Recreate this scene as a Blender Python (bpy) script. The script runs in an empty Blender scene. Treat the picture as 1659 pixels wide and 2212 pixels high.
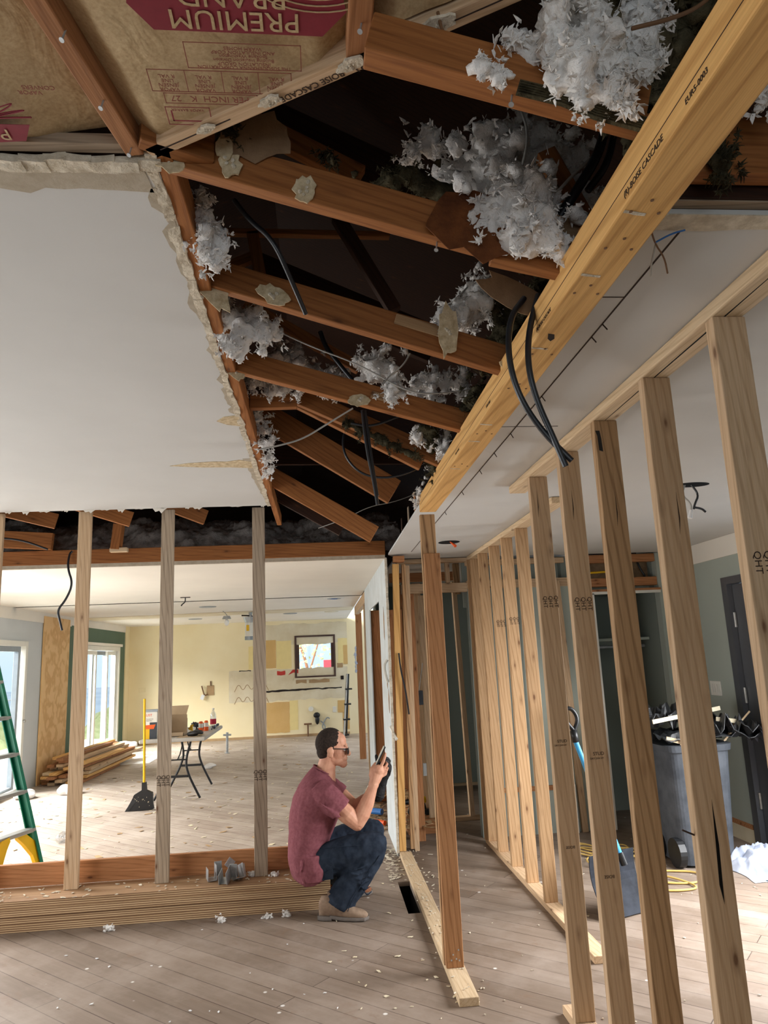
import bpy, bmesh, math, random
from mathutils import Vector, Matrix, noise
C = bpy.context; S = C.scene; COL = S.collection
V = Vector
# ------------------------------------------------------------------ camera
FPX, PITCH, ROLL, YAW = 1547.74, math.radians(11.3664), math.radians(-2.49256), math.radians(5.37903)
cy, sy, cp, sp = math.cos(YAW), math.sin(YAW), math.cos(PITCH), math.sin(PITCH)
fwd = V((sy*cp, cy*cp, sp)); r0 = V((cy, -sy, 0)); u0 = r0.cross(fwd)
rt = math.cos(ROLL)*r0 + math.sin(ROLL)*u0; up = -math.sin(ROLL)*r0 + math.cos(ROLL)*u0
cam = bpy.data.cameras.new('camera'); cam_o = bpy.data.objects.new('camera', cam); COL.objects.link(cam_o)
m = Matrix((rt, up, -fwd)).transposed().to_4x4(); m.translation = V((0, 0, 1.58)); cam_o.matrix_world = m
cam.sensor_fit = 'VERTICAL'; cam.sensor_height = 24.0; cam.lens = FPX/2212*24.0; cam.clip_start = .02; cam.clip_end = 2000
S.camera = cam_o
# ------------------------------------------------------------------ world, light, exposure
vs = S.view_settings; vs.view_transform = 'Standard'; vs.look = 'None'; vs.gamma = 1; vs.use_curve_mapping = False
vs.exposure = 0.1
S.cycles.use_denoising = True; S.cycles.max_bounces = 8; S.cycles.diffuse_bounces = 5; S.cycles.caustics_reflective = False; S.cycles.caustics_refractive = False
S.cycles.sample_clamp_indirect = 6.0
w = bpy.data.worlds.new('sky'); S.world = w; w.use_nodes = True; wn = w.node_tree
bg = wn.nodes['Background']
tc = wn.nodes.new('ShaderNodeTexCoord'); sx = wn.nodes.new('ShaderNodeSeparateXYZ'); rp = wn.nodes.new('ShaderNodeValToRGB')
wn.links.new(tc.outputs['Generated'], sx.inputs[0]); wn.links.new(sx.outputs['Z'], rp.inputs[0]); wn.links.new(rp.outputs[0], bg.inputs[0])
rp.color_ramp.elements[0].color = (.62, .78, .95, 1); rp.color_ramp.elements[0].position = 0.0
rp.color_ramp.elements[1].color = (.95, .98, 1.0, 1); rp.color_ramp.elements[1].position = .16
bg.inputs[1].default_value = 1.15
def area(name, loc, target, sx_, sy_, power, col=(1, .98, .96), spread=180):
    l = bpy.data.lights.new(name, 'AREA'); l.shape = 'RECTANGLE'; l.size = sx_; l.size_y = sy_; l.energy = power; l.color = col; l.spread = math.radians(spread)
    o = bpy.data.objects.new(name, l); COL.objects.link(o); o.location = loc
    o.rotation_euler = (V(target)-V(loc)).to_track_quat('-Z', 'Y').to_euler(); return o
area('daylight_far_sliders', (-8.5, 11.5, 5.0), (-2.5, 11.5, .2), 9, 5, 5400)
area('daylight_far_gable', (-1.2, 19.5, 5.2), (-.2, 15.9, 1.6), 3, 3, 600)
area('daylight_side_window', (3.3, 3.9, 1.25), (2.0, 4.0, 0), 1.5, 1.6, 150, (.97, .98, 1), 150)
area('fill_left_far', (-3.9, 6.6, 1.1), (0, 6.0, .6), 2.6, 1.9, 82)  # fill at an unseen opening, added to brighten the kitchen side
area('fill_left_near', (-3.9, 2.6, 1.0), (0, 2.6, .3), 2.4, 1.6, 66)  # fill, no window seen here; added to light the near studs' left faces
area('fill_back', (-.6, -3.35, 1.3), (.2, .5, 0), 4.5, 2.0, 28)  # unseen source behind the camera, added as weak fill aimed at the floor

# ------------------------------------------------------------------ materials
def lin(c):
    return tuple((x/255/12.92 if x/255 <= .04045 else ((x/255+.055)/1.055)**2.4) for x in c)+(1,)
def node_mat(name):
    mt = bpy.data.materials.new(name); mt.use_nodes = True; nt = mt.node_tree
    return mt, nt, nt.nodes['Principled BSDF'], nt.nodes.new, nt.links.new
def objvec(N, L, scale, rand=True):
    t = N('ShaderNodeTexCoord'); mp = N('ShaderNodeMapping'); mp.inputs['Scale'].default_value = scale
    L(t.outputs['Object'], mp.inputs['Vector'])
    if not rand: return mp.outputs[0]
    oi = N('ShaderNodeObjectInfo'); mu = N('ShaderNodeMath'); mu.operation = 'MULTIPLY'; mu.inputs[1].default_value = 37.0
    L(oi.outputs['Random'], mu.inputs[0]); ad = N('ShaderNodeVectorMath'); ad.operation = 'ADD'
    L(mp.outputs[0], ad.inputs[0]); L(mu.outputs[0], ad.inputs[1]); return ad.outputs[0]
def ramp(N, L, fac, stops):
    r = N('ShaderNodeValToRGB'); e = r.color_ramp.elements
    e[0].position, e[0].color = stops[0]; e[1].position, e[1].color = stops[-1]
    for p, c in stops[1:-1]:
        q = e.new(p); q.color = c
    L(fac, r.inputs[0]); return r.outputs[0]
def mix(N, L, a, b, fac, mode='MIX'):
    x = N('ShaderNodeMix'); x.data_type = 'RGBA'; x.blend_type = mode
    for s, v in (('A', a), ('B', b)):
        i = [q for q in x.inputs if q.name == s and q.type == 'RGBA'][0]
        if isinstance(v, tuple): i.default_value = v
        else: L(v, i)
    i = x.inputs[0]
    if isinstance(fac, float): i.default_value = fac
    else: L(fac, i)
    return [q for q in x.outputs if q.type == 'RGBA'][0]
def noise_t(N, L, vec, scale, detail=3, rough=.5, dist=0):
    n = N('ShaderNodeTexNoise'); n.inputs['Scale'].default_value = scale; n.inputs['Detail'].default_value = detail
    n.inputs['Roughness'].default_value = rough; n.inputs['Distortion'].default_value = dist
    if vec is not None: L(vec, n.inputs['Vector'])
    return n.outputs['Fac']
def bump(N, L, bs, h, strength=.3, dist=.01):
    b = N('ShaderNodeBump'); b.inputs['Strength'].default_value = strength; b.inputs['Distance'].default_value = dist
    L(h, b.inputs['Height']); L(b.outputs[0], bs.inputs['Normal'])
def wood(name, light, dark, knot=(92, 54, 30), knots=.8, var=.25, rough=.7, wave=24.0, grain=.5):
    mt, nt, bs, N, L = node_mat(name)
    v = objvec(N, L, (.05, 1, 1))
    g = noise_t(N, L, v, 75, 4, .6, .3); big = noise_t(N, L, v, 14, 2, .5)
    col = ramp(N, L, g, [(.3, lin(dark)), (.6, lin(light))])
    col = mix(N, L, col, lin(dark), ramp(N, L, big, [(.5, (0, 0, 0, 1)), (.8, (.55, .55, .55, 1))]))
    wv = N('ShaderNodeTexWave'); wv.bands_direction = 'DIAGONAL'; wv.inputs['Scale'].default_value = wave; wv.inputs['Distortion'].default_value = 5; wv.inputs['Detail'].default_value = 2; wv.inputs['Detail Scale'].default_value = .8
    vw = objvec(N, L, (.09, 1, 1)); L(vw, wv.inputs['Vector'])
    wr = ramp(N, L, wv.outputs['Fac'], [(.0, tuple(a*.8 for a in lin(dark)[:3])+(1,)), (.3, lin(light))])
    col = mix(N, L, col, wr, grain)
    v2 = objvec(N, L, (.012, 1, 1)); f = noise_t(N, L, v2, 260, 2)
    fr = ramp(N, L, f, [(.35, (.74, .72, .7, 1)), (.6, (1, 1, 1, 1))]); col = mix(N, L, col, fr, .45, 'MULTIPLY')
    if knots:
        v3 = objvec(N, L, (4.6, 12, 12)); vo = N('ShaderNodeTexVoronoi'); vo.inputs['Scale'].default_value = 1; L(v3, vo.inputs['Vector'])
        kr = ramp(N, L, vo.outputs['Distance'], [(.05, (knots, knots, knots, 1)), (.1, (knots*.35, knots*.35, knots*.35, 1)), (.22, (0, 0, 0, 1))])
        col = mix(N, L, col, lin(knot), kr)
    oi = N('ShaderNodeObjectInfo'); mr = N('ShaderNodeMapRange'); mr.inputs['To Min'].default_value = 1-var; mr.inputs['To Max'].default_value = 1+var*.4
    L(oi.outputs['Random'], mr.inputs[0]); hs = N('ShaderNodeHueSaturation'); L(mr.outputs[0], hs.inputs['Value']); L(col, hs.inputs['Color'])
    L(hs.outputs[0], bs.inputs['Base Color']); bs.inputs['Roughness'].default_value = rough; bs.inputs['Specular IOR Level'].default_value = .25
    bump(N, L, bs, f, .25, .002); return mt
def plain(name, col, rough=.6, metal=0, var=0.0, scale=8, bmp=0.0, col2=None, spec=.3, bscale=None, detail=4):
    mt, nt, bs, N, L = node_mat(name); bs.inputs['Roughness'].default_value = rough; bs.inputs['Metallic'].default_value = metal
    bs.inputs['Specular IOR Level'].default_value = spec
    v = objvec(N, L, (1, 1, 1), False); n = noise_t(N, L, v, scale, detail, .6)
    c2 = lin(col2) if col2 else tuple(x*(1-var) for x in lin(col)[:3])+(1,)
    L(ramp(N, L, n, [(.35, c2), (.65, lin(col))]), bs.inputs['Base Color'])
    if bmp: bump(N, L, bs, noise_t(N, L, v, bscale or scale*4, 5, .65), bmp, .01)
    return mt
M = {}
M['new'] = wood('new_stud_lumber', (210, 180, 146), (188, 154, 116), knots=.8, var=.16, grain=.4)
M['fir'] = wood('weathered_fir', (186, 150, 110), (142, 108, 74), knots=.9, var=.1, grain=.8, wave=16)
M['firstud'] = wood('coarse_fir_stud', (184, 150, 112), (150, 116, 80), knots=.9, var=.06, grain=.6, wave=20)
M['grey'] = wood('grey_stud_lumber', (176, 158, 136), (140, 122, 102), knots=.85, var=.12, grain=.45)
M['red'] = wood('aged_red_fir', (180, 126, 84), (148, 98, 60), knots=.9, var=.15, grain=.4)
M['lvl'] = wood('laminated_beam', (232, 184, 116), (206, 152, 86), knots=0, var=.08, grain=.5, wave=12)
M['attic'] = wood('old_truss_lumber', (166, 108, 60), (132, 80, 40), knots=.85, var=.2, grain=.35)
M['dark'] = wood('shaded_roof_brown', (58, 33, 18), (38, 21, 12), knots=.6, var=.15, grain=.5)  # browns darkened so the roof space reads as deep shade
M['tanstud'] = wood('tan_stud_lumber', (194, 158, 118), (166, 128, 88), knots=.85, var=.12, grain=.45)
M['post'] = wood('orange_brown_post', (180, 132, 90), (150, 102, 64), knots=.9, var=.05, grain=.45)
M['pale'] = wood('pale_board', (216, 192, 158), (198, 168, 130), knots=.7, var=.14, grain=.35)
def layered(name):
    mt, nt, bs, N, L = node_mat(name)
    v = objvec(N, L, (.03, 1, 1)); w_ = N('ShaderNodeTexWave'); w_.bands_direction = 'Z'; w_.inputs['Scale'].default_value = 26; w_.inputs['Distortion'].default_value = .4; w_.inputs['Detail'].default_value = 2
    L(v, w_.inputs['Vector']); c = ramp(N, L, w_.outputs['Fac'], [(.0, lin((92, 64, 42))), (.3, lin((160, 124, 88))), (.9, lin((202, 172, 132)))])
    n = noise_t(N, L, v, 40, 4); c = mix(N, L, c, ramp(N, L, n, [(.35, (.6, .52, .45, 1)), (.6, (1, 1, 1, 1))]), .7, 'MULTIPLY')
    L(c, bs.inputs['Base Color']); bs.inputs['Roughness'].default_value = .8; bump(N, L, bs, w_.outputs['Fac'], .5, .004); return mt
M['ply_edge'] = layered('laminated_edge')
def plyface(name):
    mt, nt, bs, N, L = node_mat(name); v = objvec(N, L, (1, 1, .12)); w_ = N('ShaderNodeTexWave'); w_.bands_direction = 'Z'; w_.inputs['Scale'].default_value = 12; w_.inputs['Distortion'].default_value = 8; w_.inputs['Detail'].default_value = 2.5
    v2 = objvec(N, L, (.3, .3, 2.4)); L(v2, w_.inputs['Vector']); c = ramp(N, L, w_.outputs['Fac'], [(0, lin((208, 164, 108))), (.4, lin((226, 188, 134)))])
    L(c, bs.inputs['Base Color']); bs.inputs['Roughness'].default_value = .75; return mt
M['plywood'] = plyface('plywood_sheet_face')
def floor_mat(name, ca, cb, cd):
    mt, nt, bs, N, L = node_mat(name)
    t = N('ShaderNodeTexCoord'); mp = N('ShaderNodeMapping'); mp.inputs['Rotation'].default_value = (0, 0, math.radians(42)); L(t.outputs['Object'], mp.inputs[0]); v = mp.outputs[0]
    b = N('ShaderNodeTexBrick'); L(v, b.inputs['Vector']); b.inputs['Scale'].default_value = 1; b.inputs['Mortar Size'].default_value = .0026; b.inputs['Mortar Smooth'].default_value = .3
    b.inputs['Brick Width'].default_value = 2.7; b.inputs['Row Height'].default_value = .125; b.offset = .37; b.inputs['Bias'].default_value = -.1
    b.inputs['Color1'].default_value = lin(ca); b.inputs['Color2'].default_value = lin(cb); b.inputs['Mortar'].default_value = lin((70, 54, 44))
    mp2 = N('ShaderNodeMapping'); mp2.inputs['Scale'].default_value = (.08, 1, 1); L(v, mp2.inputs[0])
    g = noise_t(N, L, mp2.outputs[0], 24, 5, .6, .5); c = mix(N, L, b.outputs['Color'], ramp(N, L, g, [(.3, (.74, .7, .66, 1)), (.62, (1, 1, 1, 1))]), .6, 'MULTIPLY')
    st = noise_t(N, L, v, 2.3, 5, .65); c = mix(N, L, c, lin(cd), ramp(N, L, st, [(.45, (0, 0, 0, 1)), (.75, (.6, .6, .6, 1))]))
    d2 = noise_t(N, L, v, 7, 4, .7, .6); c = mix(N, L, c, lin((120, 92, 72)), ramp(N, L, d2, [(.6, (0, 0, 0, 1)), (.78, (.55, .55, .55, 1))]))
    vo = N('ShaderNodeTexVoronoi'); vo.inputs['Scale'].default_value = 5.5; L(v, vo.inputs['Vector']); c = mix(N, L, c, lin((225, 222, 216)), ramp(N, L, vo.outputs['Distance'], [(.04, (.8, .8, .8, 1)), (.07, (0, 0, 0, 1))]))
    vo2 = N('ShaderNodeTexVoronoi'); vo2.inputs['Scale'].default_value = 9; L(mp2.outputs[0], vo2.inputs['Vector']); c = mix(N, L, c, lin((70, 48, 34)), ramp(N, L, vo2.outputs['Distance'], [(.03, (.75, .75, .75, 1)), (.06, (0, 0, 0, 1))]))
    L(c, bs.inputs['Base Color']); bs.inputs['Roughness'].default_value = .62; bs.inputs['Specular IOR Level'].default_value = .35
    bump(N, L, bs, g, .25, .003); return mt
M['floor'] = floor_mat('worn_diagonal_planks', (136, 120, 106), (116, 100, 86), (162, 148, 136)); M['kitchenfloor'] = floor_mat('dusted_daylit_planks', (174, 160, 146), (156, 140, 126), (198, 186, 174))  # kitchen tones hold plaster dust plus its stronger light; near tones darker
M['white'] = plain('white_ceiling_paint', (206, 206, 203), .8, var=.04, scale=2, bmp=.04, bscale=160)
M['warmwhite'] = plain('warm_white_ceiling', (232, 226, 214), .8, var=.05, scale=1.5)
M['gypsum'] = plain('broken_gypsum', (226, 216, 196), .95, scale=30, bmp=.9, bscale=45, col2=(190, 178, 156))
M['tornpaper'] = plain('torn_drywall_paper', (186, 176, 158), .95, scale=25, bmp=.3, bscale=80, col2=(172, 160, 140))
M['beige'] = plain('beige_torn_paper', (222, 206, 172), .95, scale=40, bmp=.5, bscale=60, col2=(180, 158, 122))
M['brownpaper'] = plain('old_brown_paper', (120, 70, 34), .9, scale=16, bmp=.5, bscale=40, col2=(84, 46, 22))
M['tanpaper'] = plain('tan_backing_paper', (158, 130, 100), .9, scale=12, bmp=.4, bscale=30, col2=(130, 104, 78))
M['cream'] = plain('cream_wall_paint', (240, 227, 190), .8, scale=.9, col2=(233, 217, 174))
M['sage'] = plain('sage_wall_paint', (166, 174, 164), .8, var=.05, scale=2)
M['darksage'] = plain('darker_sage', (132, 140, 132), .8, var=.06, scale=2)  # darker copy of sage for hall, closet inside and wall behind stud gaps
M['green'] = plain('green_accent_paint', (92, 112, 94), .8, var=.05, scale=2)
M['lightgrey'] = plain('light_grey_paint', (200, 204, 204), .8, var=.04, scale=2)
M['chalk'] = plain('chalky_white_drywall', (198, 205, 208), .85, scale=5, col2=(186, 192, 192))
M['vinyl'] = plain('white_vinyl', (226, 224, 214), .5, var=.05)
M['aluminum'] = plain('grey_aluminum', (150, 158, 164), .45, .3, var=.1)
M['darkframe'] = plain('dark_window_frame', (84, 62, 54), .6, var=.2)
def kraft():
    mt, nt, bs, N, L = node_mat('kraft_paper'); v = objvec(N, L, (1, 1, 1), False)
    f = noise_t(N, L, v, 120, 4, .7); b_ = noise_t(N, L, v, 6, 4, .6)
    c = ramp(N, L, f, [(.3, lin((176, 150, 112))), (.7, lin((204, 181, 142)))]); c = mix(N, L, c, ramp(N, L, b_, [(.35, (.86, .84, .8, 1)), (.6, (1, 1, 1, 1))]), .7, 'MULTIPLY')
    L(c, bs.inputs['Base Color']); bs.inputs['Roughness'].default_value = .75; bs.inputs['Specular IOR Level'].default_value = .3
    wv = N('ShaderNodeTexNoise'); wv.inputs['Scale'].default_value = 9; wv.inputs['Detail'].default_value = 3; wv.inputs['Distortion'].default_value = 1.5; L(v, wv.inputs['Vector'])
    bump(N, L, bs, wv.outputs['Fac'], .35, .02); return mt
M['kraft'] = kraft()
M['redink'] = plain('red_print', (132, 42, 54), .7, var=.1, scale=40)
M['brownink'] = plain('rust_print', (136, 74, 62), .8, var=.1, scale=40)
M['ink'] = plain('black_stamp_ink', (62, 48, 40), .9, var=.2, scale=60)
M['fluff'] = plain('white_fibreglass', (248, 246, 242), 1, scale=14, col2=(226, 222, 217), bmp=.8, bscale=60, spec=.05)
M['greyfluff'] = plain('dusty_fibreglass', (234, 226, 218), 1, scale=9, col2=(176, 166, 157), bmp=.9, bscale=50, spec=.05)
M['wool'] = plain('dark_mineral_wool', (94, 88, 68), 1, scale=20, col2=(52, 48, 36), bmp=1.0, bscale=70, spec=.05)
M['black'] = plain('black_plastic', (26, 27, 29), .4, var=.2, spec=.4)
M['blackmatte'] = plain('scuffed_black_plastic', (44, 48, 56), .75, scale=9, col2=(28, 31, 37), spec=.15)
M['blackrub'] = plain('black_cable_jacket', (34, 36, 40), .35, var=.2, spec=.5)
M['wire'] = plain('white_wire', (178, 176, 170), .5, var=.1)
M['copper'] = plain('brown_wire', (120, 88, 62), .5, var=.1)
M['orange'] = plain('orange_plastic', (226, 92, 40), .5, var=.05)
M['yellow'] = plain('yellow_plastic', (232, 184, 30), .45, var=.08)
M['tealgreen'] = plain('green_fibreglass', (20, 110, 84), .4, var=.15, scale=5)
M['alu'] = plain('bare_aluminum', (176, 174, 168), .35, .7, var=.15, scale=20)
M['zinc'] = plain('galvanized_steel', (186, 190, 192), .38, .5, var=.25, scale=30)
M['steel'] = plain('brushed_steel_door', (112, 114, 118), .3, .45, var=.12, scale=3)
M['greyplastic'] = plain('grey_bin_plastic', (76, 80, 86), .7, scale=7, col2=(54, 58, 64), bmp=.15)
M['palegrey'] = plain('pale_grey_plastic', (176, 172, 164), .5, var=.08)
M['tarp'] = plain('crumpled_black_sheet', (44, 46, 48), .4, scale=12, col2=(24, 25, 27), bmp=.6, bscale=10, spec=.5)
M['cloth'] = plain('pale_blue_cloth', (200, 208, 224), .9, scale=9, col2=(168, 178, 200), bmp=.4, bscale=14)
M['bluecloth'] = plain('blue_cloth', (60, 100, 180), .9, var=.3)
M['bag'] = plain('white_plastic_bag', (232, 232, 232), .4, var=.1, bmp=.5, bscale=14)
M['cyan'] = plain('light_blue_handle', (70, 160, 214), .35, var=.08)
M['blue'] = plain('blue_pipe', (50, 108, 176), .4, var=.1)
M['cord'] = plain('yellow_cord', (196, 164, 92), .5, var=.15)
M['hole'] = plain('dark_void', (10, 9, 8), 1)
M['shirt'] = plain('maroon_cotton', (132, 80, 86), .95, scale=60, col2=(118, 68, 75), bmp=.12, bscale=9, spec=.1)
M['jeans'] = plain('dark_denim', (46, 54, 66), .9, scale=16, col2=(28, 35, 46), bmp=.3, bscale=14, spec=.1)
M['skin'] = plain('skin', (206, 154, 126), .55, scale=20, col2=(192, 136, 110), bmp=.04)
M['hair'] = plain('dark_brown_hair', (56, 44, 36), .9, scale=90, col2=(34, 26, 21), bmp=.5, bscale=120)
M['boot'] = plain('dusty_leather', (146, 124, 104), .85, scale=14, col2=(112, 90, 74), bmp=.3)
M['brownboot'] = plain('brown_leather', (132, 86, 60), .85, scale=14, col2=(104, 66, 46), bmp=.3)
M['sole'] = plain('grey_sole', (112, 104, 98), .9, var=.2, scale=20)
M['glove'] = plain('black_glove', (34, 34, 36), .6, scale=25, col2=(20, 20, 22), bmp=.4)
M['redpaint'] = plain('red_adhesive', (206, 70, 62), .8, var=.3, scale=18)
M['tan'] = plain('ochre_patch', (214, 178, 118), .85, scale=3, col2=(206, 168, 106))
M['yel2'] = plain('yellow_patch', (236, 216, 152), .85, var=.05)
M['plast'] = plain('skim_patch', (224, 214, 188), .85, scale=3, col2=(212, 198, 166))
M['adh'] = plain('brown_adhesive', (176, 146, 108), .9, var=.15)
M['soot'] = plain('black_residue', (44, 36, 32), .9, var=.3, scale=30)
M['lens'] = plain('tinted_lens', (40, 42, 46), .1, spec=.6)
M['redlabel'] = plain('red_label', (176, 40, 60), .6, var=.1)
M['orangelabel'] = plain('orange_label', (230, 100, 40), .6, var=.1)
M['cardboard'] = plain('cardboard', (178, 156, 128), .9, var=.1)
M['leafgreen'] = plain('sunlit_foliage', (206, 212, 160), .9, scale=3, col2=(170, 184, 124), bmp=.5)
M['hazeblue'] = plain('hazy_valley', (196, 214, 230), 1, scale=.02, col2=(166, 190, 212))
M['deckgrey'] = plain('weathered_deck', (196, 196, 190), .9, var=.1)
M['bulb'] = plain('white_bulb', (240, 238, 230), .3)
def glass(name, tint=(1, 1, 1), alpha=.12):
    mt, nt, bs, N, L = node_mat(name); tr = N('ShaderNodeBsdfTransparent'); tr.inputs[0].default_value = tint+(1,); gl = N('ShaderNodeBsdfGlossy'); gl.inputs['Roughness'].default_value = .03
    mx = N('ShaderNodeMixShader'); mx.inputs[0].default_value = alpha; L(tr.outputs[0], mx.inputs[1]); L(gl.outputs[0], mx.inputs[2]); L(mx.outputs[0], nt.nodes['Material Output'].inputs[0]); return mt
M['glass'] = glass('window_glass', (.97, .99, 1), .04); M['pet'] = glass('clear_plastic', (.85, .88, .9), .25)
# ------------------------------------------------------------------ building helpers
def props(o, label=None, cat=None, group=None, kind=None):
    if label: o['label'] = label
    if cat: o['category'] = cat
    if group: o['group'] = group
    if kind: o['kind'] = kind
    return o
def root(name, loc, label, cat, group=None):
    o = bpy.data.objects.new(name, None); COL.objects.link(o); o.location = loc; o.empty_display_size = .1
    return props(o, label, cat, group)
def pworld(p):
    return p.matrix_basis.copy() if p.parent is None else pworld(p.parent) @ p.matrix_basis
class B:
    """collects shapes in world coordinates; done() links them as one mesh object whose origin sits at its foot"""
    def __init__(s): s.bm = bmesh.new()
    def box(s, c, size, rot=None, bev=0):
        r = bmesh.ops.create_cube(s.bm, size=1); vs_ = r['verts']
        mt = Matrix.Translation(c) @ (rot.to_4x4() if rot else Matrix.Identity(4)) @ Matrix.Diagonal(V(size).to_4d())
        bmesh.ops.transform(s.bm, matrix=mt, verts=vs_)
        if bev:
            es = list({e for v in vs_ for e in v.link_edges}); bmesh.ops.bevel(s.bm, geom=es, offset=bev, segments=2, affect='EDGES', profile=.5)
        return s
    def span(s, a, b, bev=0):
        a, b = V(a), V(b); return s.box((a+b)/2, [abs(x) for x in (b-a)], bev=bev)
    def cyl(s, p0, p1, r, r2=None, n=16, cap=True):
        p0, p1 = V(p0), V(p1); d = p1-p0
        mt = Matrix.Translation((p0+p1)/2) @ d.to_track_quat('Z', 'Y').to_matrix().to_4x4()
        bmesh.ops.create_cone(s.bm, cap_ends=cap, segments=n, radius1=r, radius2=r if r2 is None else r2, depth=d.length, matrix=mt); return s
    def ell(s, c, r, rot=None, sub=3):
        mt = Matrix.Translation(c) @ (rot.to_4x4() if rot else Matrix.Identity(4)) @ Matrix.Diagonal(V(r).to_4d())
        bmesh.ops.create_icosphere(s.bm, subdivisions=sub, radius=1, matrix=mt); return s
    def tube(s, pts, r, n=8, smooth=2):
        pts = [V(p) for p in pts]
        for _ in range(smooth):
            q = [pts[0]]
            for a, b in zip(pts, pts[1:]): q += [a.lerp(b, .25), a.lerp(b, .75)]
            pts = q+[pts[-1]]
        rs = r if isinstance(r, (list, tuple)) else [r, r]
        N_ = len(pts); rings = []
        for i, p in enumerate(pts):
            t = (pts[min(i+1, N_-1)]-pts[max(i-1, 0)]).normalized(); a = t.orthogonal().normalized() if i == 0 else (ref-t*ref.dot(t)).normalized(); ref = a; b = t.cross(a)
            f = i/(N_-1)*(len(rs)-1); k = min(int(f), len(rs)-2); rr = rs[k]+(rs[k+1]-rs[k])*(f-k)
            rings.append([s.bm.verts.new(p+a*rr*math.cos(2*math.pi*j/n)+b*rr*math.sin(2*math.pi*j/n)) for j in range(n)])
        s._skin(rings, n); return s
    def loft(s, rings, n=20, sup=2.0):
        """rings: (centre, u, v) with u and v as half-axes"""
        out = []
        for c, u, v in rings:
            c, u, v = V(c), V(u), V(v); rg = []
            for j in range(n):
                a = 2*math.pi*j/n; ca, sa = math.cos(a), math.sin(a); e = 2/sup
                rg.append(s.bm.verts.new(c+u*math.copysign(abs(ca)**e, ca)+v*math.copysign(abs(sa)**e, sa)))
            out.append(rg)
        s._skin(out, n); return s
    def limb(s, pts, radii, n=16, side=(0, 1, 0), end=True):
        """tapered limb: radii (across, along side)"""
        pts = [V(p) for p in pts]; side = V(side); rings = []
        for i, p in enumerate(pts):
            t = (pts[min(i+1, len(pts)-1)]-pts[max(i-1, 0)]).normalized(); u = side.cross(t).normalized(); v = t.cross(u)
            r = radii[i] if isinstance(radii[i], tuple) else (radii[i], radii[i]); rings.append((p, u*r[0], v*r[1]))
        s.loft(rings, n)
        if end:
            for i in (0, -1): s.ell(pts[i], [max(rings[i][1].length, rings[i][2].length)*.98]*3, sub=2)
        return s
    def _skin(s, rings, n):
        for a, b in zip(rings, rings[1:]):
            for j in range(n): s.bm.faces.new((a[j], a[(j+1) % n], b[(j+1) % n], b[j]))
        s.bm.faces.new(list(reversed(rings[0]))); s.bm.faces.new(rings[-1])
    def slab(s, poly, z0, z1):
        lo = [s.bm.verts.new((x, y, z0)) for x, y in poly]; hi = [s.bm.verts.new((x, y, z1)) for x, y in poly]; n = len(poly)
        s.bm.faces.new(lo); s.bm.faces.new(list(reversed(hi)))
        for j in range(n): s.bm.faces.new((lo[(j+1) % n], lo[j], hi[j], hi[(j+1) % n]))
        return s
    def extr(s, poly, org, u, v, depth):
        """a polygon in the plane (org; u, v) given depth along u x v"""
        org, u, v = V(org), V(u), V(v); w_ = u.cross(v).normalized()*depth
        lo = [s.bm.verts.new(org+u*a+v*b) for a, b in poly]; hi = [s.bm.verts.new(q.co+w_) for q in lo]; n = len(poly)
        s.bm.faces.new(list(reversed(lo))); s.bm.faces.new(hi)
        for j in range(n): s.bm.faces.new((lo[j], lo[(j+1) % n], hi[(j+1) % n], hi[j]))
        return s
    def rough(s, amp, freq=12, seed=0):
        for v in s.bm.verts:
            v.co += noise.noise_vector(v.co*freq+V((seed, seed*2, 0)))*amp
        return s
    def sub(s, cuts=2):
        bmesh.ops.subdivide_edges(s.bm, edges=s.bm.edges[:], cuts=cuts, use_grid_fill=True); return s
    def done(s, name, mat, parent=None, label=None, cat=None, group=None, kind=None, smooth=False, org=None):
        bmesh.ops.recalc_face_normals(s.bm, faces=s.bm.faces[:])
        cs = [v.co for v in s.bm.verts]
        if org is None:
            lo = [min(c[i] for c in cs) for i in range(3)]; hi = [max(c[i] for c in cs) for i in range(3)]; org = V(((lo[0]+hi[0])/2, (lo[1]+hi[1])/2, lo[2]))
        org = V(org); bmesh.ops.translate(s.bm, verts=s.bm.verts[:], vec=-org)
        me = bpy.data.meshes.new(name); s.bm.to_mesh(me); s.bm.free()
        for q in (mat if isinstance(mat, list) else [mat]): me.materials.append(M[q])
        if smooth:
            for p in me.polygons: p.use_smooth = True
        o = bpy.data.objects.new(name, me); COL.objects.link(o)
        if parent is not None: o.parent = parent; o.matrix_basis = pworld(parent).inverted() @ Matrix.Translation(org)
        else: o.location = org
        return props(o, label, cat, group, kind)
def struct(b, name, mat, parent=None, **k):
    return b.done(name, mat, parent, kind=None if parent else 'structure', **k)
def board(name, p0, p1, wd, th, mat, label=None, cat='board', group=None, wdir=(0, 0, 1), parent=None, bev=.003, kind=None, sub=0, rough=0):
    """a plank whose local X runs from p0 to p1 (centre line), wd across along wdir, th thick"""
    p0, p1 = V(p0), V(p1); d = p1-p0; ln = d.length; x = d.normalized(); y = V(wdir); y = (y-x*y.dot(x)).normalized(); z = x.cross(y)
    bm = bmesh.new(); bmesh.ops.create_cube(bm, size=1, matrix=Matrix.Translation((ln/2, 0, 0)) @ Matrix.Diagonal((ln, wd, th, 1)))
    if bev: bmesh.ops.bevel(bm, geom=bm.edges[:], offset=bev, segments=2, affect='EDGES', profile=.5)
    me = bpy.data.meshes.new(name); bm.to_mesh(me); bm.free(); me.materials.append(M[mat])
    o = bpy.data.objects.new(name, me); COL.objects.link(o)
    mw = Matrix((x, y, z)).transposed().to_4x4(); mw.translation = p0; o.matrix_basis = mw
    if parent is not None:
        o.parent = parent; o.matrix_basis = pworld(parent).inverted() @ mw
        cat = None
    return props(o, label, cat, group, kind)
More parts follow.
